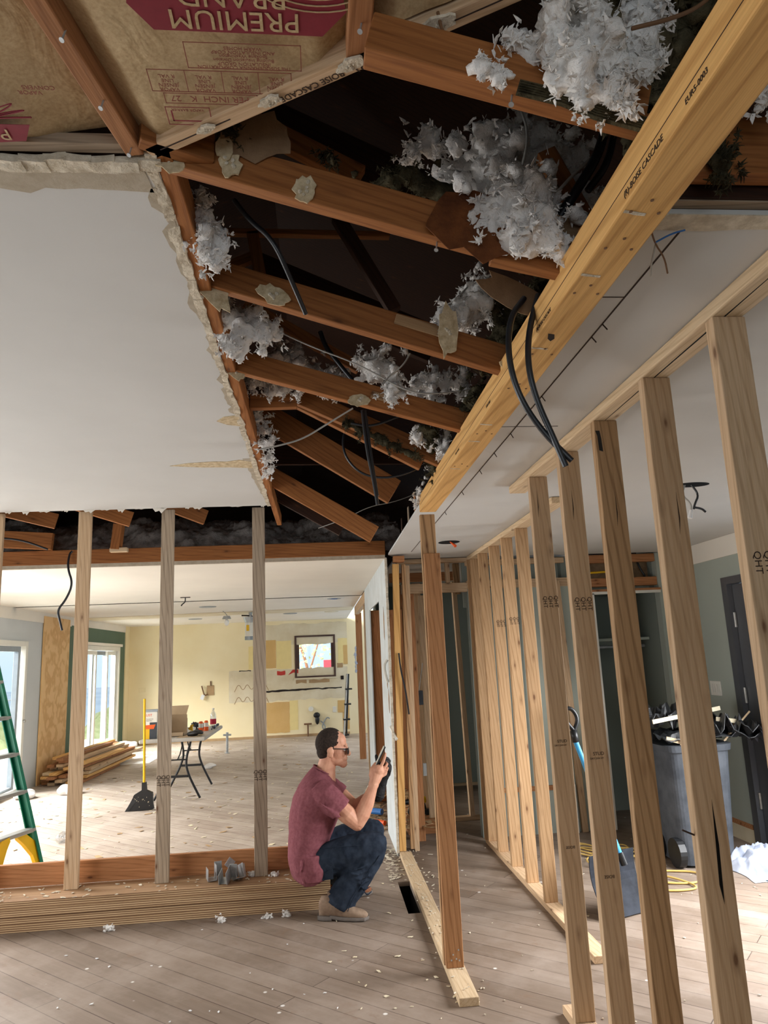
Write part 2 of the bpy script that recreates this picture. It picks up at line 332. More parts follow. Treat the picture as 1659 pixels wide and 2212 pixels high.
def text(body, size, org, u, v, mat, parent=None, name='lettering', lift=.0006, bold=0, label=None):
    """lettering lying on a surface: u reads along, v is up"""
    cu = bpy.data.curves.new('t', 'FONT'); cu.body = body; cu.size = size; cu.extrude = .0003; cu.offset = bold; cu.align_x = 'CENTER'; cu.resolution_u = 3
    to = bpy.data.objects.new('t', cu); COL.objects.link(to); C.view_layer.update()
    me = bpy.data.meshes.new_from_object(to.evaluated_get(C.evaluated_depsgraph_get())); bpy.data.objects.remove(to); bpy.data.curves.remove(cu)
    me.materials.clear(); me.materials.append(M[mat]); me.name = name
    u = V(u).normalized(); v = V(v); v = (v-u*v.dot(u)).normalized(); n = u.cross(v)
    o = bpy.data.objects.new(name, me); COL.objects.link(o); mw = Matrix((u, v, n)).transposed().to_4x4(); mw.translation = V(org)+n*lift
    if parent is not None: o.parent = parent; o.matrix_basis = pworld(parent).inverted() @ mw
    else: o.matrix_basis = mw
    if label: o['label'] = label
    return o
def remesh(o, voxel, it=0, disp=None):
    md = o.modifiers.new('union', 'REMESH'); md.mode = 'VOXEL'; md.voxel_size = voxel; md.use_smooth_shade = True
    if it: s_ = o.modifiers.new('soft', 'SMOOTH'); s_.iterations = it; s_.factor = .5
    for strength, scale, kind in (disp or []):
        t = bpy.data.textures.new('fuzz', 'CLOUDS'); t.noise_scale = scale; t.noise_depth = 2
        d = o.modifiers.new('fuzz', 'DISPLACE'); d.texture = t; d.strength = strength; d.mid_level = .5; d.texture_coords = 'GLOBAL'
    return o
rnd = random.Random(7)
def ragged(p0, p1, step, amp, seed):
    r = random.Random(seed); p0, p1 = V(p0), V(p1); n = max(2, int((p1-p0).length/step)); d = (p1-p0).normalized(); nn = V((-d.y, d.x)); out = []
    for i in range(n+1):
        out.append(p0.lerp(p1, i/n)+nn*(r.uniform(-amp, amp) if 0 < i < n else 0))
    return [tuple(q) for q in out]
# ================================================================== the setting
XL, XR, YF, YB = -4.05, 3.36, 15.8, -3.5
b = B()
hx0, hx1, hy0, hy1 = .50, .585, 4.85, 5.5
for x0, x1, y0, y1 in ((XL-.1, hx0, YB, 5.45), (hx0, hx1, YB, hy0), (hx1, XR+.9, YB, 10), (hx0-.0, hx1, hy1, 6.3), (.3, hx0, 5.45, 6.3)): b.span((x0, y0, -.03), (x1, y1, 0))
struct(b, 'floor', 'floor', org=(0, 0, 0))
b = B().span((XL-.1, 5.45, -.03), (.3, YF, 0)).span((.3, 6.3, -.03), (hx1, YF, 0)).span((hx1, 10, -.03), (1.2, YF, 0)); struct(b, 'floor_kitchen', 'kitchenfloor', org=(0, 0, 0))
b = B().span((hx0-.05, hy0-.05, -.5), (hx1+.05, hy1+.05, -.45)).span((hx0-.05, hy0-.05, -.45), (hx0, hy1+.05, -.031)).span((hx1, hy0-.05, -.45), (hx1+.05, hy1+.05, -.031)).span((hx0, hy0-.05, -.45), (hx1, hy0, -.031)).span((hx0, hy1, -.45), (hx1, hy1+.05, -.031)); struct(b, 'floor_void', 'hole')
# left wall with its two sliding doors and unseen openings added beside the fill lamps
def wall_pieces(name, mat, boxes, parent=None, **k):
    b = B()
    for p, q in boxes: b.span(p, q)
    return struct(b, name, mat, parent, **k)
x0, x1 = XL-.14, XL
wall_pieces('wall_left', 'lightgrey', [((x0, YB, 0), (x1, 1.3, 2.75)), ((x0, 1.3, 0), (x1, 3.9, .15)), ((x0, 1.3, 1.9), (x1, 3.9, 2.75)), ((x0, 3.9, 0), (x1, 5.2, 2.75)), ((x0, 5.2, 2.1), (x1, 8.0, 2.75)), ((x0, 8.0, 0), (x1, 8.3, 2.75)), ((x0, 8.3, 1.98), (x1, 10.45, 2.5)), ((x0, 10.45, 0), (x1, 12.15, 2.5))])
wall_pieces('wall_left_green', 'green', [((x0, 12.15, 0), (x1, 12.85, 2.5)), ((x0, 12.85, 1.97), (x1, 15.1, 2.5)), ((x0, 15.1, 0), (x1, 15.5, 2.5)), ((x0, 12.85, 0), (x1, 15.1, .05))])
wall_pieces('wall_left_corner', 'cream', [((x0, 15.5, 0), (x1+.02, YF+.14, 2.5))])
wall_pieces('trim_1', 'warmwhite', [((x1, 6.3, 2.27), (x1+.012, 12.2, 2.42)), ((x1, 12.2, 2.29), (x1+.012, 15.6, 2.42))])
wf = wall_pieces('wall_far', 'cream', [((XL, YF, 0), (-.57, YF+.14, 2.6)), ((.3, YF, 0), (1.2, YF+.14, 2.6)), ((-.57, YF, 0), (.3, YF+.14, 1.2)), ((-.57, YF, 2.09), (.3, YF+.14, 2.6))])
wall_pieces('wall_back', 'sage', [((XL, YB-.14, 0), (XR, YB, .2)), ((XL, YB-.14, 2.4), (XR, YB, 2.9)), ((XL, YB-.14, .2), (-3, YB, 2.4)), ((1.9, YB-.14, .2), (XR, YB, 2.4))])
wr = wall_pieces('wall_right', 'sage', [((XR, YB, 0), (XR+.14, 2.9, 2.75)), ((XR, 2.9, 0), (XR+.14, 4.7, .25)), ((XR, 2.9, 2.25), (XR+.14, 4.7, 2.75)), ((XR, 4.75, 2.1), (XR+.14, 5.74, 2.75)), ((XR, 5.74, 0), (XR+.14, 7.3, 2.75))])
wall_pieces('trim_2', 'warmwhite', [((XR-.012, 4.2, 2.27), (XR, 6.5, 2.438))])
wall_pieces('baseboard_right', 'red', [((XR-.012, 5.76, .115), (XR, 6.5, .15))])
wall_pieces('baseboard_right_plaster', 'plast', [((XR-.006, 5.76, 0), (XR, 6.5, .115))])
# closet end of the right room
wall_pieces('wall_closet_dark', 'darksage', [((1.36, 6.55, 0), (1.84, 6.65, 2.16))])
wall_pieces('wall_closet', 'sage', [((1.84, 6.55, 0), (2.49, 6.65, 2.16)), ((3.2, 6.55, 0), (XR, 6.65, 2.44)), ((1.36, 6.75, 2.0), (2.5, 6.8, 2.44))])
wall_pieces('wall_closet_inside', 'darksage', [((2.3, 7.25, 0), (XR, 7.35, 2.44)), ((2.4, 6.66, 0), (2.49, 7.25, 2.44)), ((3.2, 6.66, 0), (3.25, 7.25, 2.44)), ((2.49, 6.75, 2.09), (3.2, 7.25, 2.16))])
wall_pieces('wall_soffit', 'tanpaper', [((2.3, 6.75, 2.16), (3.2, 6.78, 2.44))])
wall_pieces('trim_3', 'vinyl', [((2.515, 6.52, 0), (2.55, 6.56, 2.07)), ((2.515, 6.52, 2.06), (3.2, 6.56, 2.085))])
wall_pieces('trim_4', 'red', [((2.485, 6.51, 0), (2.515, 6.57, 2.105)), ((2.485, 6.51, 2.085), (3.2, 6.57, 2.105))])
# hall beyond the stud walls
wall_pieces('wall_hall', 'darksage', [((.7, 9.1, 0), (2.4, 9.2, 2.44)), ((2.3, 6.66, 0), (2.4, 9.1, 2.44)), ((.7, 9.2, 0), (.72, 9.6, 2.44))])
wall_pieces('ceiling_hall', 'white', [((.69, 6.62, 2.44), (2.4, 9.2, 2.46))])
wall_pieces('baseboard_hall', 'pale', [((.8, 9.07, 0), (2.3, 9.1, .03))])
# partition skinned with white drywall, its doorway open
ww = wall_pieces('wall_partition', 'chalk', [((.57, 6.16, .0), (.583, 7.0, 2.42)), ((.57, 7.0, 2.11), (.583, 8.4, 2.42)), ((.57, 8.4, 0), (.583, 9.25, 2.42))])
b = B(); r_ = random.Random(3)
for k in range(46):
    z = .05+k*.052; b.box((.575, 6.155, z), (.02, .02+r_.random()*.012, .05)).bm
b.rough(.004, 60); struct(b, 'gypsum_edge', 'gypsum', ww)
b = B()
for yy, z, h in ((6.5, 1.72, .3), (6.4, 1.3, .12), (6.32, 1.1, .2)): b.extr([(0, 0), (.05, .03), (.06, h*.6), (.02, h), (-.03, h*.7)], (.568, yy, z), (0, 1, 0), (0, 0, 1), .003)
struct(b, 'torn_patch', 'tanpaper', ww)
# ceilings
ed = ragged((-.345, 1.462), (-.352, 5.15), .05, .004, 1)
b = B().slab([(XL, 1.462), (-.345, 1.462)]+ed[1:-1]+[(-.352, 5.15), (XL, 5.2)], 2.69, 2.703); cl = struct(b, 'ceiling_left', 'white')
e2 = ragged((-.375, 1.55), (-.372, 3.3), .035, .016, 2); b = B().slab([(-.344, 1.55)]+e2+[(-.351, 3.3)], 2.688, 2.6899)
b.slab([(-.375, 1.49)]+ragged((-.37, 1.565), (-1.6, 1.555), .04, .012, 5)+[(-1.6, 1.49)], 2.688, 2.6899)
e2 = ragged((-.41, 3.9), (-.365, 5.1), .06, .006, 8); b.slab([(-.35, 3.9)]+e2+[(-.352, 5.1)], 2.688, 2.6899); struct(b, 'torn_paper_edge', 'tornpaper', cl)
b = B(); r_ = random.Random(4)
for k in range(70):
    y = 1.47+k*.053; wv = .022+.008*r_.random(); b.box((-.352-.003*r_.random(), y, 2.6935-.002*r_.random()), (wv, .062, .014))
for k in range(26): b.box((-.36-k*.05, 1.47-.004*r_.random(), 2.692-.005*r_.random()), (.055, .03+.012*r_.random(), .016))
b.sub(2); b.rough(.007, 16).rough(.0025, 90); struct(b, 'broken_gypsum_edge', 'gypsum', cl, smooth=False)
b = B().slab([(-.352, 3.97), (-.43, 3.92), (-.5, 3.95), (-.58, 3.945), (-.72, 3.97), (-.83, 4.02), (-.66, 4.06), (-.5, 4.07), (-.35, 4.1)], 2.6875, 2.6898)
b.slab([(-.352, 3.17), (-.42, 3.19), (-.46, 3.25), (-.42, 3.3), (-.352, 3.33)], 2.6875, 2.6898); struct(b, 'torn_patch', 'beige', cl)
b = B().span((XL, 1.415, 2.70), (-.335, 1.445, 2.725)); struct(b, 'trim_5', 'grey')
b = B(); r_ = random.Random(9)
for k in range(60):
    x = -3.9+k*.06; 
    if r_.random() < .45:
        w_ = r_.uniform(.03, .11); h_ = .006+.035*r_.random()**2.5; b.extr([(0, 0), (w_, 0), (w_*.8, -h_*.4), (w_*.6, -h_), (w_*.45, -h_*.5), (w_*.2, -h_*.7)], (x+r_.uniform(0, .03), 5.16, 2.692), (1, 0, 0), (0, 0, 1), .004)
struct(b, 'torn_front_edge', 'warmwhite', cl)
b = B().slab([(.645, 1.262), (XR, 1.262), (XR, 6.52), (.72, 6.42), (.6, 6.16), (.6, 3.9), (.645, 3.9)], 2.44, 2.455); cr = struct(b, 'ceiling_right', 'white')
b = B().span((.7805, 1.27, 2.4385), (.7845, 6.0, 2.4402)); b.span((.664, 1.6, 2.4385), (.78, 1.602, 2.4402)).span((.664, 2.63, 2.4385), (.95, 2.632, 2.4402)); struct(b, 'open_joint', 'ink', cr)
b = B()
for y in (1.75, 1.83, 2.3, 2.72, 3.0, 3.3, 3.75, 4.3): b.cyl((.783, y, 2.44), (.79, y-.012, 2.418), .002, n=6)
struct(b, 'nail', 'ink', cr)
b = B().slab([(.664, 1.255)]+ragged((.664, 1.31), (2.6, 1.30), .06, .006, 12)+[(2.6, 1.255)], 2.437, 2.4395); struct(b, 'torn_paper_edge', 'gypsum', cr)
wall_pieces('trim_6', 'grey', [((.67, 1.235, 2.455), (XR, 1.26, 2.475))])
def disc_hole(name, c, rx, ry, parent):
    b = B().loft([((c[0], c[1], c[2]-.0012), (rx, 0, 0), (0, ry, 0)), ((c[0], c[1], c[2]), (rx, 0, 0), (0, ry, 0))], 28); return struct(b, name, 'hole', parent)
disc_hole('light_cutout', (1.025, 5.53, 2.44), .085, .09, cr); disc_hole('wiring_cutout', (2.07, 3.71, 2.44), .1, .06, cr)
b = B().slab([(XL, 6.15), (.57, 6.15), (.57, YF), (XL, YF)], 2.42, 2.435); cf = struct(b, 'ceiling_far', 'warmwhite')
b = B().slab(ragged((XL, 12.55), (.55, 12.1), .15, .02, 3)+ragged((.55, 12.14), (XL, 12.6), .15, .02, 4), 2.4185, 2.42); struct(b, 'seam', 'adh', cf)
b = B().slab([(XL, 12.6), (.57, 12.14), (.57, 13.0), (XL, 13.4)], 2.4187, 2.4199); struct(b, 'skimmed_strip', 'plast', cf)
b = B().span((XL, YB, 2.75), (XR, .42, 2.8)); struct(b, 'ceiling_back', 'white')
# dark roof space above the openings
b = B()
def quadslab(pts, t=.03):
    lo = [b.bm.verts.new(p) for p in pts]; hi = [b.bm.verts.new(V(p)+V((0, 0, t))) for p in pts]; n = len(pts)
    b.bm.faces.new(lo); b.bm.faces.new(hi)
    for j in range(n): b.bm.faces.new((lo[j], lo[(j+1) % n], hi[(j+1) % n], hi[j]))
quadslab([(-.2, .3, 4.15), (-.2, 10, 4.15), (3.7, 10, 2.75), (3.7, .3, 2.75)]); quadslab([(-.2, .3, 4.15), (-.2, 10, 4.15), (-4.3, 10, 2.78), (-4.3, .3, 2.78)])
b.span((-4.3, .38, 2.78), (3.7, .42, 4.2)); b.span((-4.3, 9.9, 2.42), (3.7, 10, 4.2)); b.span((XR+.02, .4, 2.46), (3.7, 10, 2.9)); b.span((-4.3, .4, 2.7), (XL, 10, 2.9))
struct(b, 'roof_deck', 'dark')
# ------------------------------------------------------------------ outdoors beyond the glass
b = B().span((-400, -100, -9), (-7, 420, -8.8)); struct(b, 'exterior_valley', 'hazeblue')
b = B().span((-7.2, 5, -.2), (-4.2, 19, -.12)); struct(b, 'exterior_deck', 'deckgrey')
bb = B(); r_ = random.Random(12)
for k in range(16): bb.ell((-9-3*r_.random(), 17+k*2.0+r_.random(), -2.6+1.2*r_.random()), (1.6, 1.6, 1.5), sub=3)
bb.rough(.5, 1.3); props(bb.done('hillside_shrubbery', 'leafgreen', smooth=True), 'sunlit shrubbery below the deck outside the sliding door', 'shrubs', kind='stuff')
t = root('deck_railing', (-7.0, 12, -.12), 'pale metal railing on the deck outside the sliding glass door', 'railing')
for z in (.55, .95): B().span((-7.02, 5.2, z), (-6.98, 18.8, z+.035)).done('rail', 'aluminum', t)
for k in range(8): B().span((-7.02, 5.3+k*1.9, -.12), (-6.98, 5.34+k*1.9, .95)).done('post', 'aluminum', t)
t = root('garden_tree', (-.3, 20.5, 0), 'loose yellow-green tree seen through the small square window', 'tree')
b = B(); r_ = random.Random(5)
for k in range(420):
    c = V((-.6+r_.gauss(0, .55), 20.5+r_.gauss(0, .4), 2.0+r_.gauss(0, .55))); a = r_.random()*6; b.extr([(0, 0), (.05, .03), (.11, 0), (.05, -.03)], c, (math.cos(a), .3, math.sin(a)), (-math.sin(a), .2, math.cos(a)), .004)
b.done('foliage', 'leafgreen', t); b = B().tube([(-.35, 20.5, 0), (-.35, 20.5, 1.4), (-.8, 20.5, 2.4)], [.06, .02]).tube([(-.35, 20.5, 1.2), (.1, 20.6, 2.6)], [.03, .012]).done('trunk', 'attic', t)
b = B().span((.05, 18.2, 1.3), (.45, 18.6, 1.55)).done('garden_box', 'redlabel', None, 'red box outside the lower corner of the small square window', 'box'); b = B().span((-3, 16.2, -.1), (3, 24, 0)); struct(b, 'ground_outside', 'deckgrey')
b = B().span((.05, 18.2, 0), (.45, 18.6, 1.299)); struct(b, 'column_outside', 'vinyl')
# ------------------------------------------------------------------ doors and windows in the walls
def frame_x(name, y0, y1, z0, z1, x, d, fw, mat, parent, bars=()):
    b = B().span((x-d, y0, z0), (x, y0+fw, z1)).span((x-d, y1-fw, z0), (x, y1, z1)).span((x-d, y0+fw, z1-fw), (x, y1-fw, z1)).span((x-d, y0+fw, z0), (x, y1-fw, z0+fw*.7))
    for y in bars: b.span((x-d*.8, y-fw*.45, z0), (x-d*.2, y+fw*.45, z1-fw))
    return struct(b, name, mat, parent)
d1 = frame_x('door_1', 8.3, 10.46, 0.03, 1.99, XL+.02, .16, .07, 'vinyl', None)
frame_x('sash', 9.2, 10.34, .06, 1.92, XL-.03, .06, .07, 'aluminum', d1); B().span((XL-.07, 9.27, .1), (XL-.064, 10.28, 1.86)).done('pane', 'glass', d1)
frame_x('sash', 8.38, 9.3, .06, 1.92, XL-.08, .05, .06, 'aluminum', d1); B().span((XL-.11, 8.44, .1), (XL-.104, 9.24, 1.86)).done('pane', 'glass', d1)
B().cyl((XL+.022, 10.42, .93), (XL+.05, 10.42, .93), .018).done('door_knob', 'alu', d1)
d2 = frame_x('door_2', 12.85, 15.1, .04, 1.985, XL+.02, .16, .075, 'vinyl', None, ())
frame_x('sash', 12.93, 13.75, .07, 1.9, XL-.03, .05, .07, 'vinyl', d2); frame_x('sash', 13.65, 14.5, .07, 1.9, XL-.08, .05, .07, 'aluminum', d2); frame_x('sash', 14.4, 15.02, .07, 1.9, XL-.03, .05, .07, 'vinyl', d2)
B().span((XL-.055, 13, .1), (XL-.05, 15, 1.85)).done('pane', 'glass', d2); B().span((XL-.02, 12.8, 1.99), (XL+.04, 15.2, 2.04)).done('head_casing', 'warmwhite', d2)
w1 = B(); 
for p, q in (((-.57, YF-.02, 1.2), (.3, YF+.1, 1.235)), ((-.57, YF-.02, 2.055), (.3, YF+.1, 2.09)), ((-.57, YF-.02, 1.235), (-.53, YF+.1, 2.055)), ((.26, YF-.02, 1.235), (.3, YF+.1, 2.055))): w1.span(p, q)
w1 = struct(w1, 'window_1', 'darkframe')
b = B()
for p, q in (((-.53, YF+.0, 1.235), (.26, YF+.05, 1.29)), ((-.53, YF, 2.0), (.26, YF+.05, 2.055)), ((-.53, YF, 1.29), (-.475, YF+.05, 2.0)), ((.205, YF, 1.29), (.26, YF+.05, 2.0))): b.span(p, q)
struct(b, 'sash', 'darkframe', w1); B().span((-.475, YF+.02, 1.29), (.205, YF+.026, 2.0)).done('pane', 'glass', w1); B().span((-.6, YF-.03, 1.17), (.33, YF, 1.2)).done('window_sill', 'plast', w1)
d3 = B().span((XR-.015, 4.75, 0), (XR+.1, 4.83, 2.1)).span((XR-.015, 5.66, 0), (XR+.1, 5.74, 2.1)).span((XR-.015, 4.83, 2.04), (XR+.1, 5.66, 2.1)); d3 = struct(d3, 'door_3', 'steel')
B().span((XR+.03, 4.835, .015), (XR+.075, 5.655, 2.035)).done('door_leaf', 'steel', d3)
for z in (.35, 1.15, 1.75): B().cyl((XR+.02, 5.655, z-.06), (XR+.02, 5.655, z+.06), .012).span((XR+.012, 5.66, z-.05), (XR+.018, 5.71, z+.05)).done('hinge', 'alu', d3)
# patches, scars and marks left on the far wall
def patch(name, mat, poly, t=.004):
    t += .002 if mat == 'tan' else 0
    B().extr(poly, (0, YF, 0), (1, 0, 0), (0, 0, 1), t).done(name, mat, wf)
def rag(x0, x1, z0, z1, amp, seed):
    p = ragged((x0, z0), (x1, z0), .09, amp, seed)+ragged((x1, z0), (x1, z1), .09, amp*.4, seed+1)[1:]+ragged((x1, z1), (x0, z1), .09, amp, seed+2)[1:]+ragged((x0, z1), (x0, z0), .09, amp*.4, seed+3)[1:-1]; return p
patch('skim_patch', 'plast', rag(-1.96, .55, .75, 1.4, .015, 1), .002); patch('skim_patch', 'plast', rag(-1.2, .56, 1.9, 2.35, .02, 2), .0015)
patch('ochre_patch', 'tan', rag(-1.22, -.97, 1.43, 2.02, .006, 3)); patch('yellow_patch', 'yel2', rag(-.96, -.64, 1.41, 2.0, .012, 4)); patch('yellow_patch', 'yel2', rag(-1.55, -1.25, 1.42, 1.9, .01, 5)); patch('yellow_patch', 'yel2', rag(.36, .56, 1.45, 2.0, .012, 6))
patch('ochre_patch', 'tan', rag(-1.18, -.7, .1, .72, .01, 7)); patch('ochre_patch', 'tan', rag(.32, .56, .45, .7, .01, 8)); patch('yellow_patch', 'yel2', rag(-.7, -.52, .14, .74, .01, 9)); patch('ochre_patch', 'tan', rag(.42, .56, .1, .45, .01, 10)); patch('ochre_patch', 'tan', rag(.47, .56, 1.45, 1.85, .01, 11))
patch('red_smear', 'redpaint', rag(-.95, -.78, 1.28, 1.37, .02, 13), .005); patch('red_smear', 'redpaint', [(-.72, 1.27), (-.6, 1.32), (-.5, 1.3), (-.5, 1.38), (-.62, 1.38)], .005)
patch('adhesive_smear', 'adh', rag(-.55, -.33, 1.08, 1.16, .025, 15), .006); patch('adhesive_smear', 'adh', rag(-.28, .16, 1.09, 1.15, .03, 16), .006); patch('adhesive_smear', 'adh', rag(.33, .45, 1.38, 1.48, .02, 17), .006)
patch('dark_residue', 'soot', ragged((-1.2, .93), (.42, .955), .07, .012, 18)+ragged((.42, .98), (-1.2, .965), .07, .012, 19), .006)
patch('dark_residue', 'soot', ragged((-1.75, 1.385), (-1.5, 1.385), .05, .01, 20)+ragged((-1.5, 1.405), (-1.75, 1.41), .05, .01, 21), .005)
for z in (1.05, .8):
    b = B().tube([(-1.85+.09*k, YF-.003, z+(.1 if k % 2 else -.08)) for k in range(9)], .006, 6, 2); b.done('adhesive_trace', 'adh', wf)
wall_pieces('baseboard_far', 'adh', [((XL+.05, YF-.015, 0), (.56, YF, .05))])
B().span((.40, YF-.02, 1.13), (.465, YF, 1.21)).done('wall_box', 'soot', wf)
# ================================================================== framing lumber
ORD = ['first', 'second', 'third', 'fourth', 'fifth', 'sixth']
def stamp(st, z, xs, y, n=3, dx=.026, s_='QHT', size=.026):
    for k in range(n): text(s_, size, (xs+(k-(n-1)/2)*dx, y, z), (0, 0, -1), (1, 0, 0), 'ink', st, 'grade_stamp')
# nearer new partition (five studs, plates)
G1 = 'studs of the nearer new partition'
for i, (y, mt, desc) in enumerate([(3.29, 'new', 'pale new stud with three HT stamps, farthest of the nearer partition, under its plate end'), (2.855, 'new', 'pale new stud under the dangling black cables, with HT and STUD stamps'), (2.45, 'firstud', 'darker coarse-grained stud with a black smear near its top'), (2.035, 'new', 'stud with long split and a bent nail on its side, before the bin'), (1.625, 'new', 'largest nearest stud of the partition, cathedral grain at its top')]):
    st = board('wall_stud', (1.066, y+.019, .038), (1.066, y+.019, 2.4), .089, .038, mt, desc, 'stud', G1, wdir=(1, 0, 0))
    if i == 0: stamp(st, 1.796, 1.066, y)
    if i == 1: stamp(st, 1.754, 1.06, y)
    if i == 4: stamp(st, 1.762, 1.066, y)
    if i < 2:
        text('STUD', .018, (1.07, y, 1.165), (1, 0, 0), (0, 0, 1), 'ink', st, 'grade_stamp'); text('DRY 2X4 HT', .01, (1.062, y, 1.15), (1, 0, 0), (0, 0, 1), 'ink', st, 'grade_stamp')
        text('BOISE', .016, (1.066, y, .73), (-1, 0, 0), (0, 0, -1), 'ink', st, 'grade_stamp')
    if i == 2: B().extr([(0, 0), (.006, -.02), (.008, -.075), (.022, -.08), (.02, -.03), (.016, 0)], (1.024, y-.0002, 2.36), (1, 0, 0), (0, 0, 1), .0008).done('tar_smear', 'black', st)
    if i == 3:
        B().extr([(0, 0), (.004, .1), (.008, .22), (.013, .1), (.008, -.05)], (1.066, y-.0003, .93), (1, 0, 0), (0, 0, 1), .0006).done('split', 'hole', st)
        B().cyl((1.022, y+.02, 1.055), (.985, y+.012, 1.072), .0025, n=8).done('nail', 'ink', st)
    if i < 4: 
        b = B(); b.extr([(0, 0), (.002, .05), (.003, .13), (.006, .05)], (1.05+.01*i, y-.0003, 2.2-.1*i), (1, 0, 0), (0, 0, 1), .0005).done('crack', 'ink', st)
tp = board('top_plate', (1.063, .5, 2.419), (1.063, 3.655, 2.419), .089, .038, 'pale', 'pale top plate over the nearer partition, split along its underside', 'plate', wdir=(1, 0, 0), bev=.005)
B().extr([(0, 0), (.5, .004), (1.1, .012), (1.5, .02), (1.1, .016), (.5, .01)], (1.05, 1.2, 2.3999), (0, 1, 0), (1, 0, 0), -.0006).done('split', 'hole', tp)
text('xz 14 92', .03, (1.075, 3.1, 2.4), (0, -1, 0), (1, 0, 0), 'ink', tp, 'pencil_mark')
board('bottom_plate', (1.065, .5, .019), (1.065, 3.46, .019), .089, .038, 'new', 'short end of a floor plate under the nearer partition studs', 'plate', wdir=(1, 0, 0))
# farther partition
G2 = 'studs of the farther partition'
for i, (y, mt, desc) in enumerate([(4.731, 'tanstud', 'end stud of the farther partition, over its floor plate, beside the shovel blade'), (5.135, 'tanstud', 'knotty stud next to the end stud of the farther partition'), (5.525, 'tanstud', 'third stud of the farther partition, counted from its open end, with HT stamps'), (5.935, 'tanstud', 'fourth stud of the farther partition, yellowish, counted from its open end'), (6.275, 'tanstud', 'yellow-tan corner stud of the farther partition by the hall opening')]):
    st = board('wall_stud', (1.385, y+.019, .038), (1.385, y+.019, 2.4), .082, .038, mt, desc, 'stud', G2, wdir=(1, 0, 0))
    if i in (1, 2): stamp(st, 1.79, 1.388, y)
board('wall_stud', (1.37, 6.345, .038), (1.37, 6.345, 2.4), .089, .038, 'tanstud', 'doubled yellow stud behind the corner stud at the hall opening', 'stud', G2, wdir=(1, 0, 0))
board('top_plate', (1.385, 3.93, 2.419), (1.385, 6.4, 2.419), .089, .038, 'pale', 'pale top plate running over the farther partition to the hall', 'plate', wdir=(1, 0, 0), bev=.004)
board('bottom_plate', (1.388, 3.92, .019), (1.388, 6.4, .019), .089, .038, 'new', 'long pale floor plate under the farther partition', 'plate', wdir=(1, 0, 0))
# post, sole plate and dropped beam
p1 = board('support_post', (.6275, 3.939, .038), (.6275, 3.939, 2.131), .089, .038, 'post', 'tall reddish post nailed to the sole plate, stopping short of the beam', 'post', wdir=(1, 0, 0))
b = B()
for x, z in ((.61, .075), (.635, .08), (.65, .072), (.62, .1), (.648, .12)): b.cyl((x, 3.92, z), (x, 3.9165, z), .004, n=8)
b.done('nail_head', 'zinc', p1)
board('support_post', (.619, 3.9785, .038), (.619, 3.9785, 2.36), .084, .038, 'fir', 'tan post behind the reddish post, carrying the end of the beam', 'post', wdir=(1, 0, 0))
board('sole_plate', (.632, 3.6, .019), (.632, 6.14, .019), .093, .038, 'pale', 'single pale floor plate under the reddish post, sawn end towards us', 'plate', wdir=(1, 0, 0))
lv = board('laminated_beam', (.6135, .3, 2.405), (.6135, 3.9, 2.405), .093, .09, 'lvl', 'long orange laminated beam dropped below the ceilings, joists meeting its side', 'beam', wdir=(1, 0, 0), bev=.004)
for y, s_, sz in ((.86, 'EUR5-0003', .014), (1.04, '(R)-BOISE CASCADE', .017), (1.6, '(R)-BOISE CASCADE', .013), (2.2, 'EUR5-0003', .013), (2.75, 'BOISE CASCADE', .011)): text(s_, sz, (.567, y, 2.373), (0, -1, 0), (0, 0, 1), 'ink', lv, 'mill_stamp')
b = B().span((.5663, .4, 2.394), (.5668, 3.85, 2.3955)); b.done('ply_line', 'ink', lv)
b = B()
for y in (1.12, 1.24, 1.42, 1.75, 2.0, 2.45, 2.9):
    for x in (.585, .61, .64): b.cyl((x, y+.02*math.sin(x*90), 2.36), (x, y+.02*math.sin(x*90), 2.3585), .0035, n=8)
b.done('nail_head', 'copper', lv)
B().extr([(0, 0), (.03, .008), (.045, .02), (.03, .026), (.005, .018)], (.59, 1.64, 2.3598), (0, 1, 0), (1, 0, 0), -.0006).done('gouge', 'soot', lv)
b = B()
for y in (1.13, 1.35, 1.72, 2.35, 2.55, 2.95): b.extr(ragged((0, 0), (.05, .004), .012, .002, int(y*9))+ragged((.05, .012), (0, .008), .012, .002, int(y*7)), (.572, y, 2.3597), (.9, .1, 0), (0, 1, 0), -.0005)
b.done('plaster_scuff', 'gypsum', lv)
# old trusses over the opening: (y of near face, x0, z0, x1, z1 of the underside)
G3 = 'old truss chords crossing the ceiling opening'
for (y, xa, za, xb, zb, h, ds) in ((1.10, .11, 2.611, .60, 2.477, .078, 'old chord with delaminated dark ply edge on its side, closest to the paper-faced bays'), (1.50, -.33, 2.695, .40, 2.482, .09, 'old chord wearing torn drywall discs, broken off at brown paper'), (2.06, -.33, 2.71, .60, 2.41, .09, 'old chord crossing the middle of the opening, dark knot hole plate at its far end'), (2.70, -.33, 2.702, .60, 2.43, .09, 'old chord with a white torn disc and thin white wires, after the middle one')):
    th = .05 if y < 1.2 else .038
    board('truss_chord', (xa, y-th/2, za+h/2), (xb, y-th/2, zb+h/2), h, th, 'attic', ds, 'rafter', G3)
board('truss_chord', (.42, 1.481, 2.505), (.60, 1.481, 2.465), .09, .038, 'attic', 'stub of old chord ending on the beam below hanging white fibreglass', 'rafter', G3)
